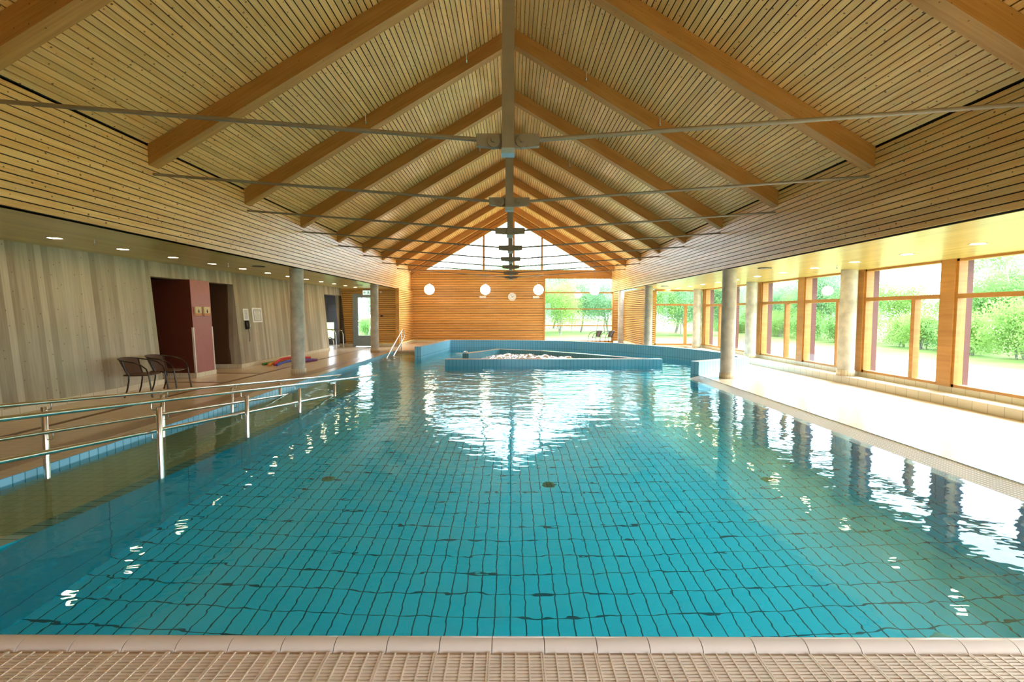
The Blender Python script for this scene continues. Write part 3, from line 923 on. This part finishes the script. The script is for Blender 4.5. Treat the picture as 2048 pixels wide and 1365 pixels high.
# ------------------------------------------------------------------ globe lamps
for x, lab in ((-3.86, 'white globe pendant lamp farthest left before the slatted wall'),
               (-1.22, 'white globe pendant lamp above the left emergency light'),
               (1.29, 'white globe pendant lamp beside the edge of the tall window'),
               (3.93, 'white globe pendant lamp hanging in front of the tall window')):
    e = empty('globe_pendant_lamp', (x, 21.55, 2.68)); tag(e, lab, 'lamp', 'globe pendant lamps')
    g = MB(); g.lathe([(.235*math.sin(R(a)), .235*math.cos(R(a))) for a in range(0, 181, 9)], n=32); g.build('globe', M['globe'], e)
    g = MB(); g.lathe([(.0,.30),(.03,.30),(.045,.225),(.0,.225)], n=16); g.build('cap', M['steel'], e)
    zc = zroof(x) - 2.68
    g = MB(); g.tube([(0,0,.29),(0,0,zc)], .006, 6); g.build('cord', M['greypaint'], e)

# ------------------------------------------------------------------ things on the far wall
yw = YFAR - .03
e = empty('wall_clock', (.05, YFAR, 2.44)); tag(e, 'round white wall clock between the middle globe lamps', 'clock')
g = MB(); g.lathe([(.0,.03),(.20,.03),(.215,.045),(.215,0),(0,0)], n=36)
def face_y(o): o.rotation_euler = (R(90), 0, 0); return o
face_y(g.build('case', M['white'], e))
for k in range(12):
    g = MB(); a = 2*PI*k/12; c, s_ = math.sin(a), math.cos(a)
    g.tube([(c*.15, -.036, s_*.15), (c*.178, -.036, s_*.178)], .006, 4); g.build('hour_mark', M['black'], e)
g = MB(); g.tube([(-.01,-.038,-.02),(.09,-.038,.05)], .009, 4); g.build('hour_hand', M['black'], e)
g = MB(); g.tube([(.01,-.042,-.02),(-.07,-.042,.13)], .006, 4); g.build('minute_hand', M['black'], e)
for x, lab in ((-1.50, 'small grey emergency light box under the second globe lamp'), (1.32, 'small grey emergency light box under the third globe lamp')):
    g = MB(); g.box(x-.17, x+.17, yw-.07, yw, 2.36, 2.48)
    o = g.build('emergency_light', M['guard']); tag(o, lab, 'light box')
    g = MB(); g.box(x-.15, x+.15, yw-.085, yw-.07, 2.375, 2.465); g.build('diffuser', M['white'], o)

# ------------------------------------------------------------------ glass door and exit sign
d = empty('door_1', (-6.73, 21.1, 0)); struct(d, 'grey framed glass door in the left slatted end wall', 'door')
g = MB(); g.box(-7.32, -7.20, 21.04, 21.2, 0, 2.45); g.box(-6.27, -6.15, 21.04, 21.2, 0, 2.45); g.box(-7.2, -6.27, 21.04, 21.2, 2.36, 2.45)
child(g, 'frame', M['doorgrey'], d)
g = MB(); g.box(-7.2, -7.09, 21.07, 21.13, .03, 2.36); g.box(-6.38, -6.27, 21.07, 21.13, .03, 2.36)
g.box(-7.09, -6.38, 21.07, 21.13, 2.27, 2.36); g.box(-7.09, -6.38, 21.07, 21.13, .03, .52)
lf = child(g, 'leaf', M['doorgrey'], d)
g = MB(); g.box(-7.03, -6.44, 21.062, 21.07, .14, .46); child(g, 'kick_panel', M['doorgrey'], d)
g = MB(); g.box(-7.09, -6.38, 21.095, 21.105, .52, 2.27); child(g, 'pane', M['glass'], d)
g = MB(); g.tube(arc((-7.13, 21.0, 1.07), .13, -85, 85, 14), .011, 8)
g.tube([(-7.12, 21.0, 1.20), (-7.13, 21.07, 1.20)], .012, 8); g.tube([(-7.12, 21.0, .94), (-7.13, 21.07, .94)], .012, 8)
child(g, 'handle', M['steel'], d)
green = m_plain('sign_green', (.0, .30, .10), .4)
signw = m_emit('lit_sign_face', (.80, 1.0, .82), .085)
e = empty('exit_sign', (-6.55, 21.02, 2.50)); tag(e, 'lit green and white exit sign above the glass door', 'sign')
g = MB(); g.box(-.28, .40, -.03, .03, -.11, .11); g.build('case', M['white'], e)
g = MB(); g.box(-.27, .39, -.034, -.03, -.10, .10); g.build('face', signw, e)
g = MB()
def bar(p, q, r=.011, y=-.036): g.tube([(p[0], y, p[1]), (q[0], y, q[1])], r, 4)
# arrow, running figure, doorway
bar((-.22, 0), (-.12, 0)); bar((-.23, 0), (-.19, .04)); bar((-.23, 0), (-.19, -.04))
g.lathe([(0,0),(.018,.0)], (0,0,0), 10)
for k in range(len(g.v)-20, len(g.v)):
    x, y, z = g.v[k]; g.v[k] = (x - .02, -.037, y + .06)
bar((-.02, .03), (.0, -.02), .017); bar((0,-.02), (-.05,-.04)); bar((-.05,-.04), (-.05,-.08)); bar((0,-.02), (.03,-.055)); bar((.03,-.055), (.06,-.06))
bar((-.02,.03), (-.065,.01)); bar((-.02,.03), (.035,.012))
g.box(.09, .16, -.037, -.034, -.085, .085)
bar((.22, .05), (.22, -.05)); bar((.22, -.06), (.25, -.03))
g.build('pictogram', green, e)
e = empty('wall_detector', (-6.02, 21.04, 2.52)); tag(e, 'small white detector high beside the slim column', 'detector')
g = MB(); g.lathe([(0,.07),(.03,.065),(.05,.03),(.055,0)], n=16); face_y(g.build('dome', M['white'], e))
g = MB(); g.lathe([(0,.08),(.018,.075),(.02,.06)], n=12); face_y(g.build('lens', M['black'], e))
g = MB(); g.box(-6.03, -5.91, 21.01, 21.07, 1.40, 1.49)
o = g.build('call_point', m_plain('dark_red_box', (.16, .03, .02), .4)); tag(o, 'small dark red box on the slatted wall right of the slim column', 'call point')
g = MB(); g.lathe([(0,.012),(.025,.01),(.025,0)], n=12); b = g.build('button', M['black'], o); b.location = (-5.97, 21.01, 1.445); b.rotation_euler = (R(90),0,0)

# ------------------------------------------------------------------ things on the concrete wall
def on_wall(name, y, z, label, cat, group=None):
    e = empty(name, (xwall(z) + .004, y, z)); e.rotation_euler = (0, math.atan(-LEAN/2.7), 0)
    tag(e, label, cat, group); return e
e = on_wall('notice_board', 13.33, 1.52, 'narrow white instruction sheet above the black telephone', 'notice')
g = MB(); g.box(0, .02, -.13, .13, -.17, .17); g.build('frame', M['white'], e)
g = MB(); g.box(.02, .023, -.09, .09, -.14, .14); g.build('sheet', m_plain('pale_blue_paper', (.62,.64,.68), .6), e)
g = MB()
for k in range(9): g.box(.0235, .0245, -.07, .07 - .03*(k % 3), .11-.028*k, .117-.028*k)
g.build('print', M['greypaint'], e)
e = on_wall('framed_notice', 13.92, 1.50, 'white framed notice right of the telephone', 'notice')
g = MB(); g.box(0, .02, -.26, .26, -.22, .22); g.build('frame', M['white'], e)
g = MB(); g.box(.02, .023, -.20, .20, -.17, .17); g.build('mount', m_plain('grey_mount', (.30,.31,.34), .6), e)
g = MB(); g.box(.023, .025, -.17, .16, -.145, .145); g.build('sheet', m_plain('white_paper', (.72,.72,.70), .6), e)
g = MB()
for k in range(10): g.box(.0252, .026, -.13, .12 - .05*(k % 4 == 3), .11-.026*k, .116-.026*k)
g.build('print', M['greypaint'], e)
e = on_wall('wall_telephone', 13.34, 1.22, 'black wall telephone hanging under the instruction sheet', 'telephone')
g = MB(); g.box(0, .05, -.09, .04, -.13, .12); g.build('body', M['black'], e)
g = MB(); g.tube([(.05,-.05,.10),(.085,-.05,.09),(.09,-.05,0),(.085,-.05,-.09),(.05,-.05,-.10)], [.03,.032,.022,.032,.03], 10); g.build('handset', M['black'], e)
pth = []
for k in range(60):
    t = k/59; pth.append((.05 + .012*math.cos(t*60), -.03 + .03*math.sin(t*3.0) + .012*math.sin(t*60), -.12 - .38*t))
g = MB(); g.tube(pth, .006, 5); g.build('cord', M['black'], e)
g = MB(); g.tube(arc((.02, .09, 0), .06, -80, 90, 10, 'yz'), .012, 6); g.build('hook', M['steel'], e)
# toilet signs on the pink partition end
mand = m_plain('cream_sign', (.62, .52, .28), .5); orng = m_plain('orange_stripe', (.50, .18, .04), .5)
for k, (y, lab) in enumerate(((11.14, 'cream washroom sign on the pink partition, nearer one'), (11.45, 'cream washroom sign on the pink partition, farther one'))):
    e = empty('washroom_sign', (xpart(1.60) + .006, y, 1.60), 0); e.rotation_euler = (0, math.atan(-.10/2.37), 0); tag(e, lab, 'sign', 'washroom signs')
    g = MB(); g.box(0, .035, -.11, .11, -.10, .12); g.build('plate', mand, e)
    g = MB(); g.box(.035, .038, -.11, .11, -.10, -.045); g.build('stripe', orng, e)
    g = MB(); g.tube([(.038,0,-.005),(.038,0,.035)], [.016,.009] if k == 0 else [.010,.012], 6); g.tube([(.038,0,.046),(.038,0,.062)], .009, 8)
    g.tube([(.038,-.004,.034),(.038,-.026,.004)], .004, 4); g.tube([(.038,.004,.034),(.038,.026,.004)], .004, 4)
    g.tube([(.038,-.008,-.035),(.038,-.008,-.0)], .005, 4); g.tube([(.038,.008,-.035),(.038,.008,.0)], .005, 4)
    g.build('figure', M['black'], e)

# ------------------------------------------------------------------ ramp handrails
def zrail(y): return .842 - .1035*(y - 3.12)
def ramp_rail(name, x, ysp, side, lab):
    e = empty(name, (x, 0, 0)); tag(e, lab, 'handrail', 'ramp handrails')
    off = side*.075
    ye = 10.6
    for j, dz in ((0, 0), (1, -.30)):
        yend = 3.12 + (.842 + dz + .10)/.1035
        g = MB(); pts = [(off, y, zrail(y)+dz) for y in (1.2, 3, 5, 7, yend - 2.0, yend-.02)]
        tail = (off, yend+.05, zrail(yend)+dz-.03)
        g.tube(pts + [tail, (off, yend-.25, zrail(yend)+dz-.14)], .0205, 12)
        g.build('top_rail' if j == 0 else 'lower_rail', M['steel'], e)
    for y in ysp:
        zt = zrail(y) - .055
        g = MB(); zb = max(zramp(y), -.9) if side < 0 and name == '' else zramp(y) - .02
        g.tube([(0, y, zb), (0, y, zt-.004), (0, y, zt)], [.0255, .0255, .022], 14); po = g.build('post', M['steel'], e)
        for dz in (0, -.30):
            if zrail(y) + dz < -.02: continue
            z = zrail(y) + dz
            g = MB(); g.tube([(0, y, z-.085), (off*.7, y, z-.085), (off*.93, y, z-.078), (off, y, z-.06), (off, y, z-.012)], .006, 6)
            g.build('bracket', M['steel'], po)
    return e
ramp_rail('ramp_handrail', -3.53, [1.5, 3.0, 4.52, 6.03, 7.54, 9.05], -1, 'steel double handrail on the pool side of the ramp')
ramp_rail('ramp_handrail', -4.66, [1.5, 3.0, 4.50, 6.03, 7.54, 9.12], 1, 'steel double handrail on the deck side of the ramp')

# stair handrail at the far left
e = empty('stair_handrail', (-4.56, 17.0, 0)); tag(e, 'white steel handrail slanting up from the pool steps', 'handrail')
g = MB()
g.tube([(0, -.75, -.25), (0, -.35, -.07), (0, 2.0, .84), (0, 2.15, .87), (0, 2.32, .80), (0, 2.42, .62), (0, 2.36, .54), (0, 2.2, .46), (0, .72, -.06), (0, .3, -.21)], .024, 10)
g.build('rail', M['steel'], e)
g = MB(); g.tube([(0, 1.85, -.28), (0, 1.85, .76)], .02, 8); g.build('post', M['steel'], e)
# rails in front of the far doorway
for name, pts, lab in (
    ('doorway_handrail', [(-8.35, 20.45, .82), (-7.75, 20.45, .82), (-7.60, 20.45, .76), (-7.56, 20.45, .62), (-7.54, 20.45, 0)], 'tall bent steel rail farther back in the far doorway'),
    ('doorway_handrail', [(-8.15, 19.55, .84), (-7.72, 19.55, .84), (-7.58, 19.55, .77), (-7.54, 19.55, .62), (-7.52, 19.55, 0)], 'tall bent steel rail nearer in the far doorway'),
    ('doorway_handrail', [(-8.05, 19.8, .30), (-8.0, 19.8, .44), (-7.88, 19.8, .50), (-7.78, 19.8, .44), (-7.74, 19.8, .30), (-7.72, 19.8, .0)], 'low arched steel rail in the far doorway')):
    e = empty(name, pts[-1]); tag(e, lab, 'handrail', 'rails at the far doorway')
    q = [tuple(Vector(p) - Vector(pts[-1])) for p in pts]
    g = MB(); g.tube(q, .021, 8); g.build('rail', M['steel'], e)
    g = MB(); g.lathe([(.021,.012),(.045,.012),(.045,0)], n=14); g.build('foot_plate', M['steel'], e)

# ------------------------------------------------------------------ chairs
def make_chair(wv):
    e = empty('woven_armchair')
    # local: front is +x
    fr = M['chairframe']
    sw, sd, zs = .25, .22, .42
    g = MB()                                                   # seat, slightly dished, rounded front
    outl = []
    for k in range(40):
        a = 2*PI*k/40; c, s_ = math.cos(a), math.sin(a)
        rx = .235*abs(c)**.45*(1 if c > 0 else -1); ry = .235*abs(s_)**.45*(1 if s_ > 0 else -1)
        outl.append((rx, ry*(1 if rx > -.05 else .92)))
    rows = [[(x*f, y*f, zs - .012*(1-f)) for x, y in outl] for f in (.02, .35, .7, .95, 1.0)]
    rows.append([(x, y, zs-.022) for x, y in outl]); rows.append([(x*.5, y*.5, zs-.026) for x, y in outl])
    b, nn = g.grid(rows, 0, True, True)
    g.u = [[(g.v[i][0], g.v[i][1]) for i in f] for f in g.f]
    g.build('seat', wv, e)
    g = MB(); g.tube([(x*1.02, y*1.02, zs-.012) for x, y in outl] + [(outl[0][0]*1.02, outl[0][1]*1.02, zs-.012)], .010, 6); g.build('seat_frame', fr, e)
    # backrest: curved woven panel
    g = MB(); rows = []; th = [(-62 + 124*i/14) for i in range(15)]
    def bp(t, h):
        a = R(180 + t)
        lean = .07*h
        rr = .235 + .05*h
        return (rr*math.cos(a)*1.0 - lean, rr*1.03*math.sin(a), zs + (.30*h))
    for off in (0, .012):
        rr = [[(lambda p: (p[0]+off, p[1], p[2]))(bp(t, h*(1 - .10*(abs(t)/62)**2))) for t in th] for h in (0, .2, .4, .6, .8, 1.0)]
        b, nn = g.grid(rr, 0, True)
    g.u = [[(math.atan2(g.v[i][1], -g.v[i][0])*.26, g.v[i][2]) for i in f] for f in g.f]
    g.build('backrest', wv, e)
    # hoop: arms sweep from the back down to the front legs
    def hoop():
        pts = []
        for s_ in (-1,):
            pass
        back = [bp(t, 1.0*(1-.10*(abs(t)/62)**2)) for t in th]
        left = [(.0, -.285, .655), (.12, -.288, .61), (.21, -.285, .53), (.245, -.28, .43)]
        right = [(x, -y, z) for x, y, z in left]
        return list(reversed(right)) + [(-.10, .275, .672)] + back + [(-.10, -.275, .672)] + left
    hp = hoop()
    g = MB(); g.tube(hp, .0125, 8); g.build('arm_hoop', fr, e)
    for s_ in (-1, 1):
        g = MB(); g.tube([(.245, s_*.28, .43), (.27, s_*.285, .22), (.30, s_*.29, .0)], .014, 8); g.build('leg', fr, e)
        p0, p1 = bp(-s_*62, 1*.9), bp(-s_*62, 0)
        g = MB(); g.tube([p0, ((p0[0]+p1[0])/2-.01, (p0[1]+p1[1])/2, (p0[2]+p1[2])/2), p1, (-.115, s_*.215, .3), (-.14, s_*.22, .15), (-.185, s_*.23, 0)], .014, 8)
        g.build('leg', fr, e)
        g = MB(); g.tube([(.23, s_*.23, zs-.012), (.245, s_*.28, zs+.005)], .009, 6); g.build('seat_bracket', fr, e)
    return e
ch = make_chair(M['weave'])
ch.location = (-7.02, 8.62, 0); ch.rotation_euler = (0, 0, R(12))
tag(ch, 'brown woven armchair by the concrete wall, nearer to the camera', 'chair', 'brown woven armchairs')
c2 = copy_tree(ch); c2.location = (-6.98, 9.20, 0); c2.rotation_euler = (0, 0, R(12))
tag(c2, 'brown woven armchair by the concrete wall, next to the dark doorway', 'chair', 'brown woven armchairs')
ch = make_chair(M['weavegrey'])
ch.location = (4.22, 22.75, 0); ch.rotation_euler = (0, 0, R(192))
tag(ch, 'grey woven armchair at the tall window, left one of the two', 'chair', 'grey woven armchairs')
c2 = copy_tree(ch); c2.location = (4.80, 22.55, 0); c2.rotation_euler = (0, 0, R(192))
tag(c2, 'grey woven armchair at the tall window, next to the column', 'chair', 'grey woven armchairs')

# ------------------------------------------------------------------ pool noodles
def noodle(pts, col, lab, r=.036):
    m = m_plain('foam_' + lab.split()[0], col, .8, var=.04)
    g = MB(); n_ = len(pts)
    sm = [Vector(p) for p in pts]
    out = []
    for i in range(n_-1):
        p0, p1, p2, p3 = sm[max(0,i-1)], sm[i], sm[i+1], sm[min(n_-1,i+2)]
        for j in range(5):
            t = j/5
            out.append(.5*((2*p1)+(-p0+p2)*t+(2*p0-5*p1+4*p2-p3)*t*t+(-p0+3*p1-3*p2+p3)*t**3))
    out.append(sm[-1])
    g.tube(out, r, 12)
    o = g.build('pool_noodle', m); tag(o, lab, 'pool noodle', 'foam pool noodles behind the left column')
r = .037
noodle([(-7.42, 13.55, r), (-7.36, 14.2, r), (-7.25, 15.0, r)], (.10, .26, .06), 'dark green foam noodle nearest the skirting tiles')
noodle([(-7.28, 13.6, r), (-7.24, 14.2, r), (-7.13, 15.1, r)], (.40, .58, .14), 'lime green foam noodle next to the dark green one')
noodle([(-7.10, 13.25, r), (-7.12, 13.75, r+.05), (-6.98, 14.3, r+.08), (-6.72, 14.9, r)], (.75, .26, .04), 'orange foam noodle with its round end towards the camera')
noodle([(-6.98, 13.36, r), (-7.0, 13.8, r+.12), (-6.86, 14.35, r+.13), (-6.62, 14.95, r+.06)], (.62, .05, .06), 'red foam noodle arching over the pile')
noodle([(-6.88, 13.3, r), (-6.86, 13.8, r+.05), (-6.72, 14.4, r+.03), (-6.5, 14.95, r)], (.08, .10, .45), 'blue foam noodle at the front of the pile')
noodle([(-6.72, 13.95, r), (-6.60, 14.4, r), (-6.38, 14.9, r)], (.18, .06, .20), 'purple foam noodle sticking out right of the column')

# ------------------------------------------------------------------ pool fittings
for x, y, lab in ((-2.36, 5.78, 'round green floor drain in the pool, left one of the row'), (.49, 5.70, 'round green floor drain in the middle of the pool'),
                  (3.31, 5.74, 'round green floor drain in the pool, right one of the row'), (3.09, 3.12, 'pale round floor inlet near the coping at the right')):
    e = empty('floor_drain', (x, y, ZP)); tag(e, lab, 'drain', 'round fittings in the pool floor')
    g = MB(); g.lathe([(0,.012),(.06,.012),(.075,.008),(.085,0)], n=24)
    g.build('cover', m_plain('drain_'+lab[:4], (.04,.26,.16) if 'pale' not in lab else (.35,.62,.5), .4), e)
    g = MB()
    for k in range(8):
        a = 2*PI*k/8; g.tube([(.02*math.cos(a), .02*math.sin(a), .013), (.05*math.cos(a), .05*math.sin(a), .013)], .006, 4)
    g.build('slots', M['grout'], e)
# foam of the whirl basin
rnd = random.Random(4)
mb = MB()
def blob(x, y, rx, rz, z0=0.0):
    n1, n2 = 4, 7; rows = []
    ph = rnd.random()*6
    for i in range(n1):
        a = -.5 + (PI/2 + .5)*i/(n1-1)
        rows.append([(x + rx*math.cos(a)*(1+.35*math.sin(2*2*PI*k/n2+ph))*math.cos(2*PI*k/n2), y + rx*.8*math.cos(a)*math.sin(2*PI*k/n2), ZW + z0 + rz*math.sin(a)) for k in range(n2)])
    mb.grid(rows, 0, True, True)
def yback(x):
    if x < -.5: return 16.2 + (x+1.62)*1.786 - .30
    if x < 1.17: return 18.2 - .42*(x+.5) - .22
    if x < 2.6: return 17.5 - .874*(x-1.17) - .24
    return 16.25 - 1.07*(x-2.6) - .26
def heave(x, y):
    h = .05 + .05*math.sin(x*5.1+y*2.0)*math.sin(y*6.3-x*1.7) + .045*math.sin(x*11.3)*math.sin(y*13.1+x*3)
    env = math.exp(-((x-1.0)/1.9)**4) * min(1, max(0, (yback(x)-y)/.12)) * min(1, max(0, (y-14.75)/.5))
    return max(-.03, (h + .035)*env)
g0 = [[(x, min(max(14.72, y), yback(x)), ZW - .012 + heave(x, min(max(14.72, y), yback(x)))) for x in [-1.1 + .06*i for i in range(76)]] for y in [14.72 + .06*j for j in range(56)]]
mb.grid(g0, 0, True)
for _ in range(1800):
    x, y = rnd.uniform(-1.1, 3.4), rnd.uniform(14.75, 17.9)
    if y < yback(x) - .03:
        r_ = rnd.uniform(.008, .024); blob(x, y, r_, r_*rnd.uniform(.4, .8), heave(x, y))
for _ in range(500):
    x, y = rnd.uniform(1.0, 4.6), rnd.uniform(17.0, 19.4)
    if 17.0 + (4.6-x)*.75 > y and math.sin(x*3.1+y*2.3) > .1: r_ = rnd.uniform(.012, .045); blob(x, y, r_, r_*.35)
for _ in range(220):
    x, y = rnd.uniform(-2.3, .0), rnd.uniform(18.6, 19.7)
    if math.sin(x*4.1+y*5.3) > 0: r_ = rnd.uniform(.012, .04); blob(x, y, r_, r_*.35)
tag(mb.build('whirl_foam', M['foam']), 'white bubbling foam in the whirl basin', 'foam', None, 'stuff')

# ------------------------------------------------------------------ outdoors
mb = MB()
for xa, xb, ya, yb in ((-60, 120, YFAR+.2, 140), (-60, 120, -30, YN-.2), (-60, -10.9, YN-.2, YFAR+.2), (8.2, 120, YN-.2, YFAR+.2), (-10.9, -5.3, 22.9, YFAR+.2)):
    mb.add([(xa, ya, -.12), (xb, ya, -.12), (xb, yb, -.12), (xa, yb, -.12)])
struct(mb.build('ground', M['ground']), 'sunlit meadow outside', 'ground')
mb = MB()
mb.add([(8.2, -20, -.10), (15.5, -20, -.10), (15.5, 26, -.10), (8.2, 26, -.10)])
mb.add([(-4, YFAR+.3, -.10), (8.2, YFAR+.3, -.10), (8.2, 30, -.10), (-4, 30, -.10)])
struct(mb.build('ground_terrace', M['gravel']), 'pale gravel terrace outside the windows', 'ground')

def tree_parts(seed, h, crown0, rad, stems, nleaf, lsize, leafm, barkm, spread=.9):
    rd = random.Random(seed)
    g = MB()
    tips = []
    for s_ in range(stems):
        a = rd.uniform(0, 2*PI); le = rd.uniform(.05, .22)*spread
        hh = h*rd.uniform(.75, 1.0)
        p = [Vector((rd.uniform(-.15,.15)*(stems > 1), rd.uniform(-.15,.15)*(stems > 1), 0))]
        for k in range(5):
            p.append(p[-1] + Vector((math.cos(a)*le*hh/5 + rd.uniform(-.08,.08), math.sin(a)*le*hh/5 + rd.uniform(-.08,.08), hh*.9/5)))
        r0 = .018 + h*.0065
        g.tube(p, [r0, r0*.85, r0*.7, r0*.5, r0*.35, r0*.15], 6)
        for _ in range(9):
            t = rd.uniform(crown0, .98); i = min(4, int(t*5)); q = p[i].lerp(p[i+1], t*5-i)
            aa = rd.uniform(0, 2*PI); ln = rad*rd.uniform(.45, 1.0)*(1.15-.6*t)
            tip = q + Vector((math.cos(aa)*ln, math.sin(aa)*ln, ln*rd.uniform(.1, .7)))
            g.tube([q, q.lerp(tip, .5) + Vector((0,0,.08)), tip], [r0*.35, r0*.22, r0*.08], 4, caps=False)
            tips += [tip, q.lerp(tip, .6), q.lerp(tip, .85)]
        tips.append(p[-1])
    lf = MB()
    for _ in range(nleaf):
        c = rd.choice(tips)
        sg = rad*.27
        q = c + Vector((rd.gauss(0, sg), rd.gauss(0, sg), rd.gauss(0, sg*.85)))
        if q.z < h*crown0*.45: q.z = h*crown0*.45 + rd.random()*.5
        u = Vector((rd.gauss(0,1), rd.gauss(0,1), rd.gauss(0,.6))).normalized()
        v = u.orthogonal().normalized(); w_ = u.cross(v)
        an = rd.uniform(0, PI); v2 = v*math.cos(an) + w_*math.sin(an); w2 = u.cross(v2)
        s1 = lsize*rd.uniform(.6, 1.2)
        lf.add([q - v2*s1, q - w2*s1*.5, q + v2*s1, q + w2*s1*.5], [(0,0),(1,0),(1,1),(0,1)])
    return g, lf
protos = {}
def plant(kind, name, x, y, sc, rz, label, group, z=-.12):
    if kind not in protos:
        spec = {'birch': (1, 5.6, .30, 1.5, 1, 12000, .056, 'leafA', 'birch'),
                'scrub': (2, 5.0, .30, 1.7, 4, 14000, .056, 'leafC', 'bark'),
                'willow': (3, 4.6, .22, 1.7, 3, 14000, .056, 'leafB', 'bark'),
                'shrub': (4, 1.9, .12, .95, 5, 8000,.046, 'leafB', 'bark'),
                'bush': (5, 1.35, .08, .85, 5, 7000,.044, 'leafA', 'bark'),
                'sapling': (6, 3.6, .40, .8, 1, 1500, .075, 'leafC', 'bark')}[kind]
        g, lf = tree_parts(*spec[:7], None, None)
        e = empty(name); g.build('trunk', M[spec[8]], e); lf.build('foliage', M[spec[7]], e)
        protos[kind] = e; o = e
    else: o = copy_tree(protos[kind])
    o.location = (x, y, z); o.rotation_euler = (0, 0, rz); o.scale = (sc, sc, sc)
    tag(o, label, 'shrub' if kind in ('shrub', 'bush') else 'tree', group)
rd = random.Random(11)
# along the window side: a wood about 20 m away, shrubs in front
for k in range(34):
    t = k/33
    y = 10 + t*52; x = 21.5 + rd.uniform(0, 7) + t*2
    kind = rd.choice(['birch', 'scrub', 'willow', 'scrub', 'birch'])
    nm = {'birch': 'birch_tree', 'scrub': 'alder_tree', 'willow': 'willow_tree'}[kind]
    plant(kind, nm, x, y, rd.uniform(.8, 1.15), rd.uniform(0, 6.28), {'birch': 'pale-barked tree in the wood outside the side windows',
          'scrub': 'many-stemmed green tree in the wood outside the side windows', 'willow': 'light green spreading tree in the wood outside the side windows'}[kind],
          {'birch': 'pale-barked trees', 'scrub': 'many-stemmed trees', 'willow': 'light green trees'}[kind] + ' outside the side windows')
for k in range(26):
    t = k/25
    y = 11 + t*40; x = 19.2 + rd.uniform(-.6, 1.4) + t*2
    kind = 'shrub' if rd.random() < .55 else 'bush'
    plant(kind, 'leafy_shrub' if kind == 'shrub' else 'low_bush', x, y, rd.uniform(.8, 1.2), rd.uniform(0, 6.28),
          'light green shrub at the edge of the meadow' if kind == 'shrub' else 'low green bush at the edge of the meadow',
          'light shrubs at the meadow edge' if kind == 'shrub' else 'low bushes at the meadow edge')
# beyond the far wall
for k in range(25):
    x = -7 + k*1.04 + rd.uniform(-.5, .5); y = 34 + rd.uniform(0, 9)
    kind = rd.choice(['scrub', 'scrub', 'birch', 'willow'])
    nm = {'birch': 'birch_tree', 'scrub': 'alder_tree', 'willow': 'willow_tree'}[kind]
    plant(kind, nm, x, y, rd.uniform(.85, 1.1), rd.uniform(0, 6.28), {'birch': 'pale-barked tree beyond the far wall', 'scrub': 'many-stemmed tree beyond the far wall',
          'willow': 'light green spreading tree beyond the far wall'}[kind], {'birch': 'pale-barked trees', 'scrub': 'many-stemmed trees', 'willow': 'light green trees'}[kind] + ' beyond the far wall')
for k in range(9):
    x = -4.6 + k*1.15 + rd.uniform(-.4, .4)
    plant('scrub', 'alder_tree', x, 46 + rd.uniform(0, 5), rd.uniform(1.3, 1.5), rd.uniform(0, 6.28), 'tall tree seen through the foot of the gable window', 'tall trees behind the gable window')
plant('sapling', 'young_tree', -9.45, 30.0, 1.0, 1.0, 'thin young tree on the grass outside the glass door', None)
plant('bush', 'low_bush', -9.75, 31.0, .9, 2.0, 'low green bush at the foot of the young tree outside the door', None)

# exterior skin so that the hall is light-tight
mb = MB()
mb.box(-10.9, -10.7, YN, 23.2, -.1, 2.9)
mb.box(-10.9, -8.0, YN, 23.2, 2.75, 2.9)
mb.box(-10.9, -7.9, 22.7, 22.9, 1.2, 2.9)
mb.box(8.05, 8.75, YN, 20.6, 2.66, 2.80)
mb.box(5.9, 8.75, 20.14, 20.7, 2.66, 2.80)
mb.box(-10.9, -8.2, YN-.2, YN, -.1, 2.9)
struct(mb.build('roof_edge', M['outwall']), 'flat roof edge over the aisles', 'roof')
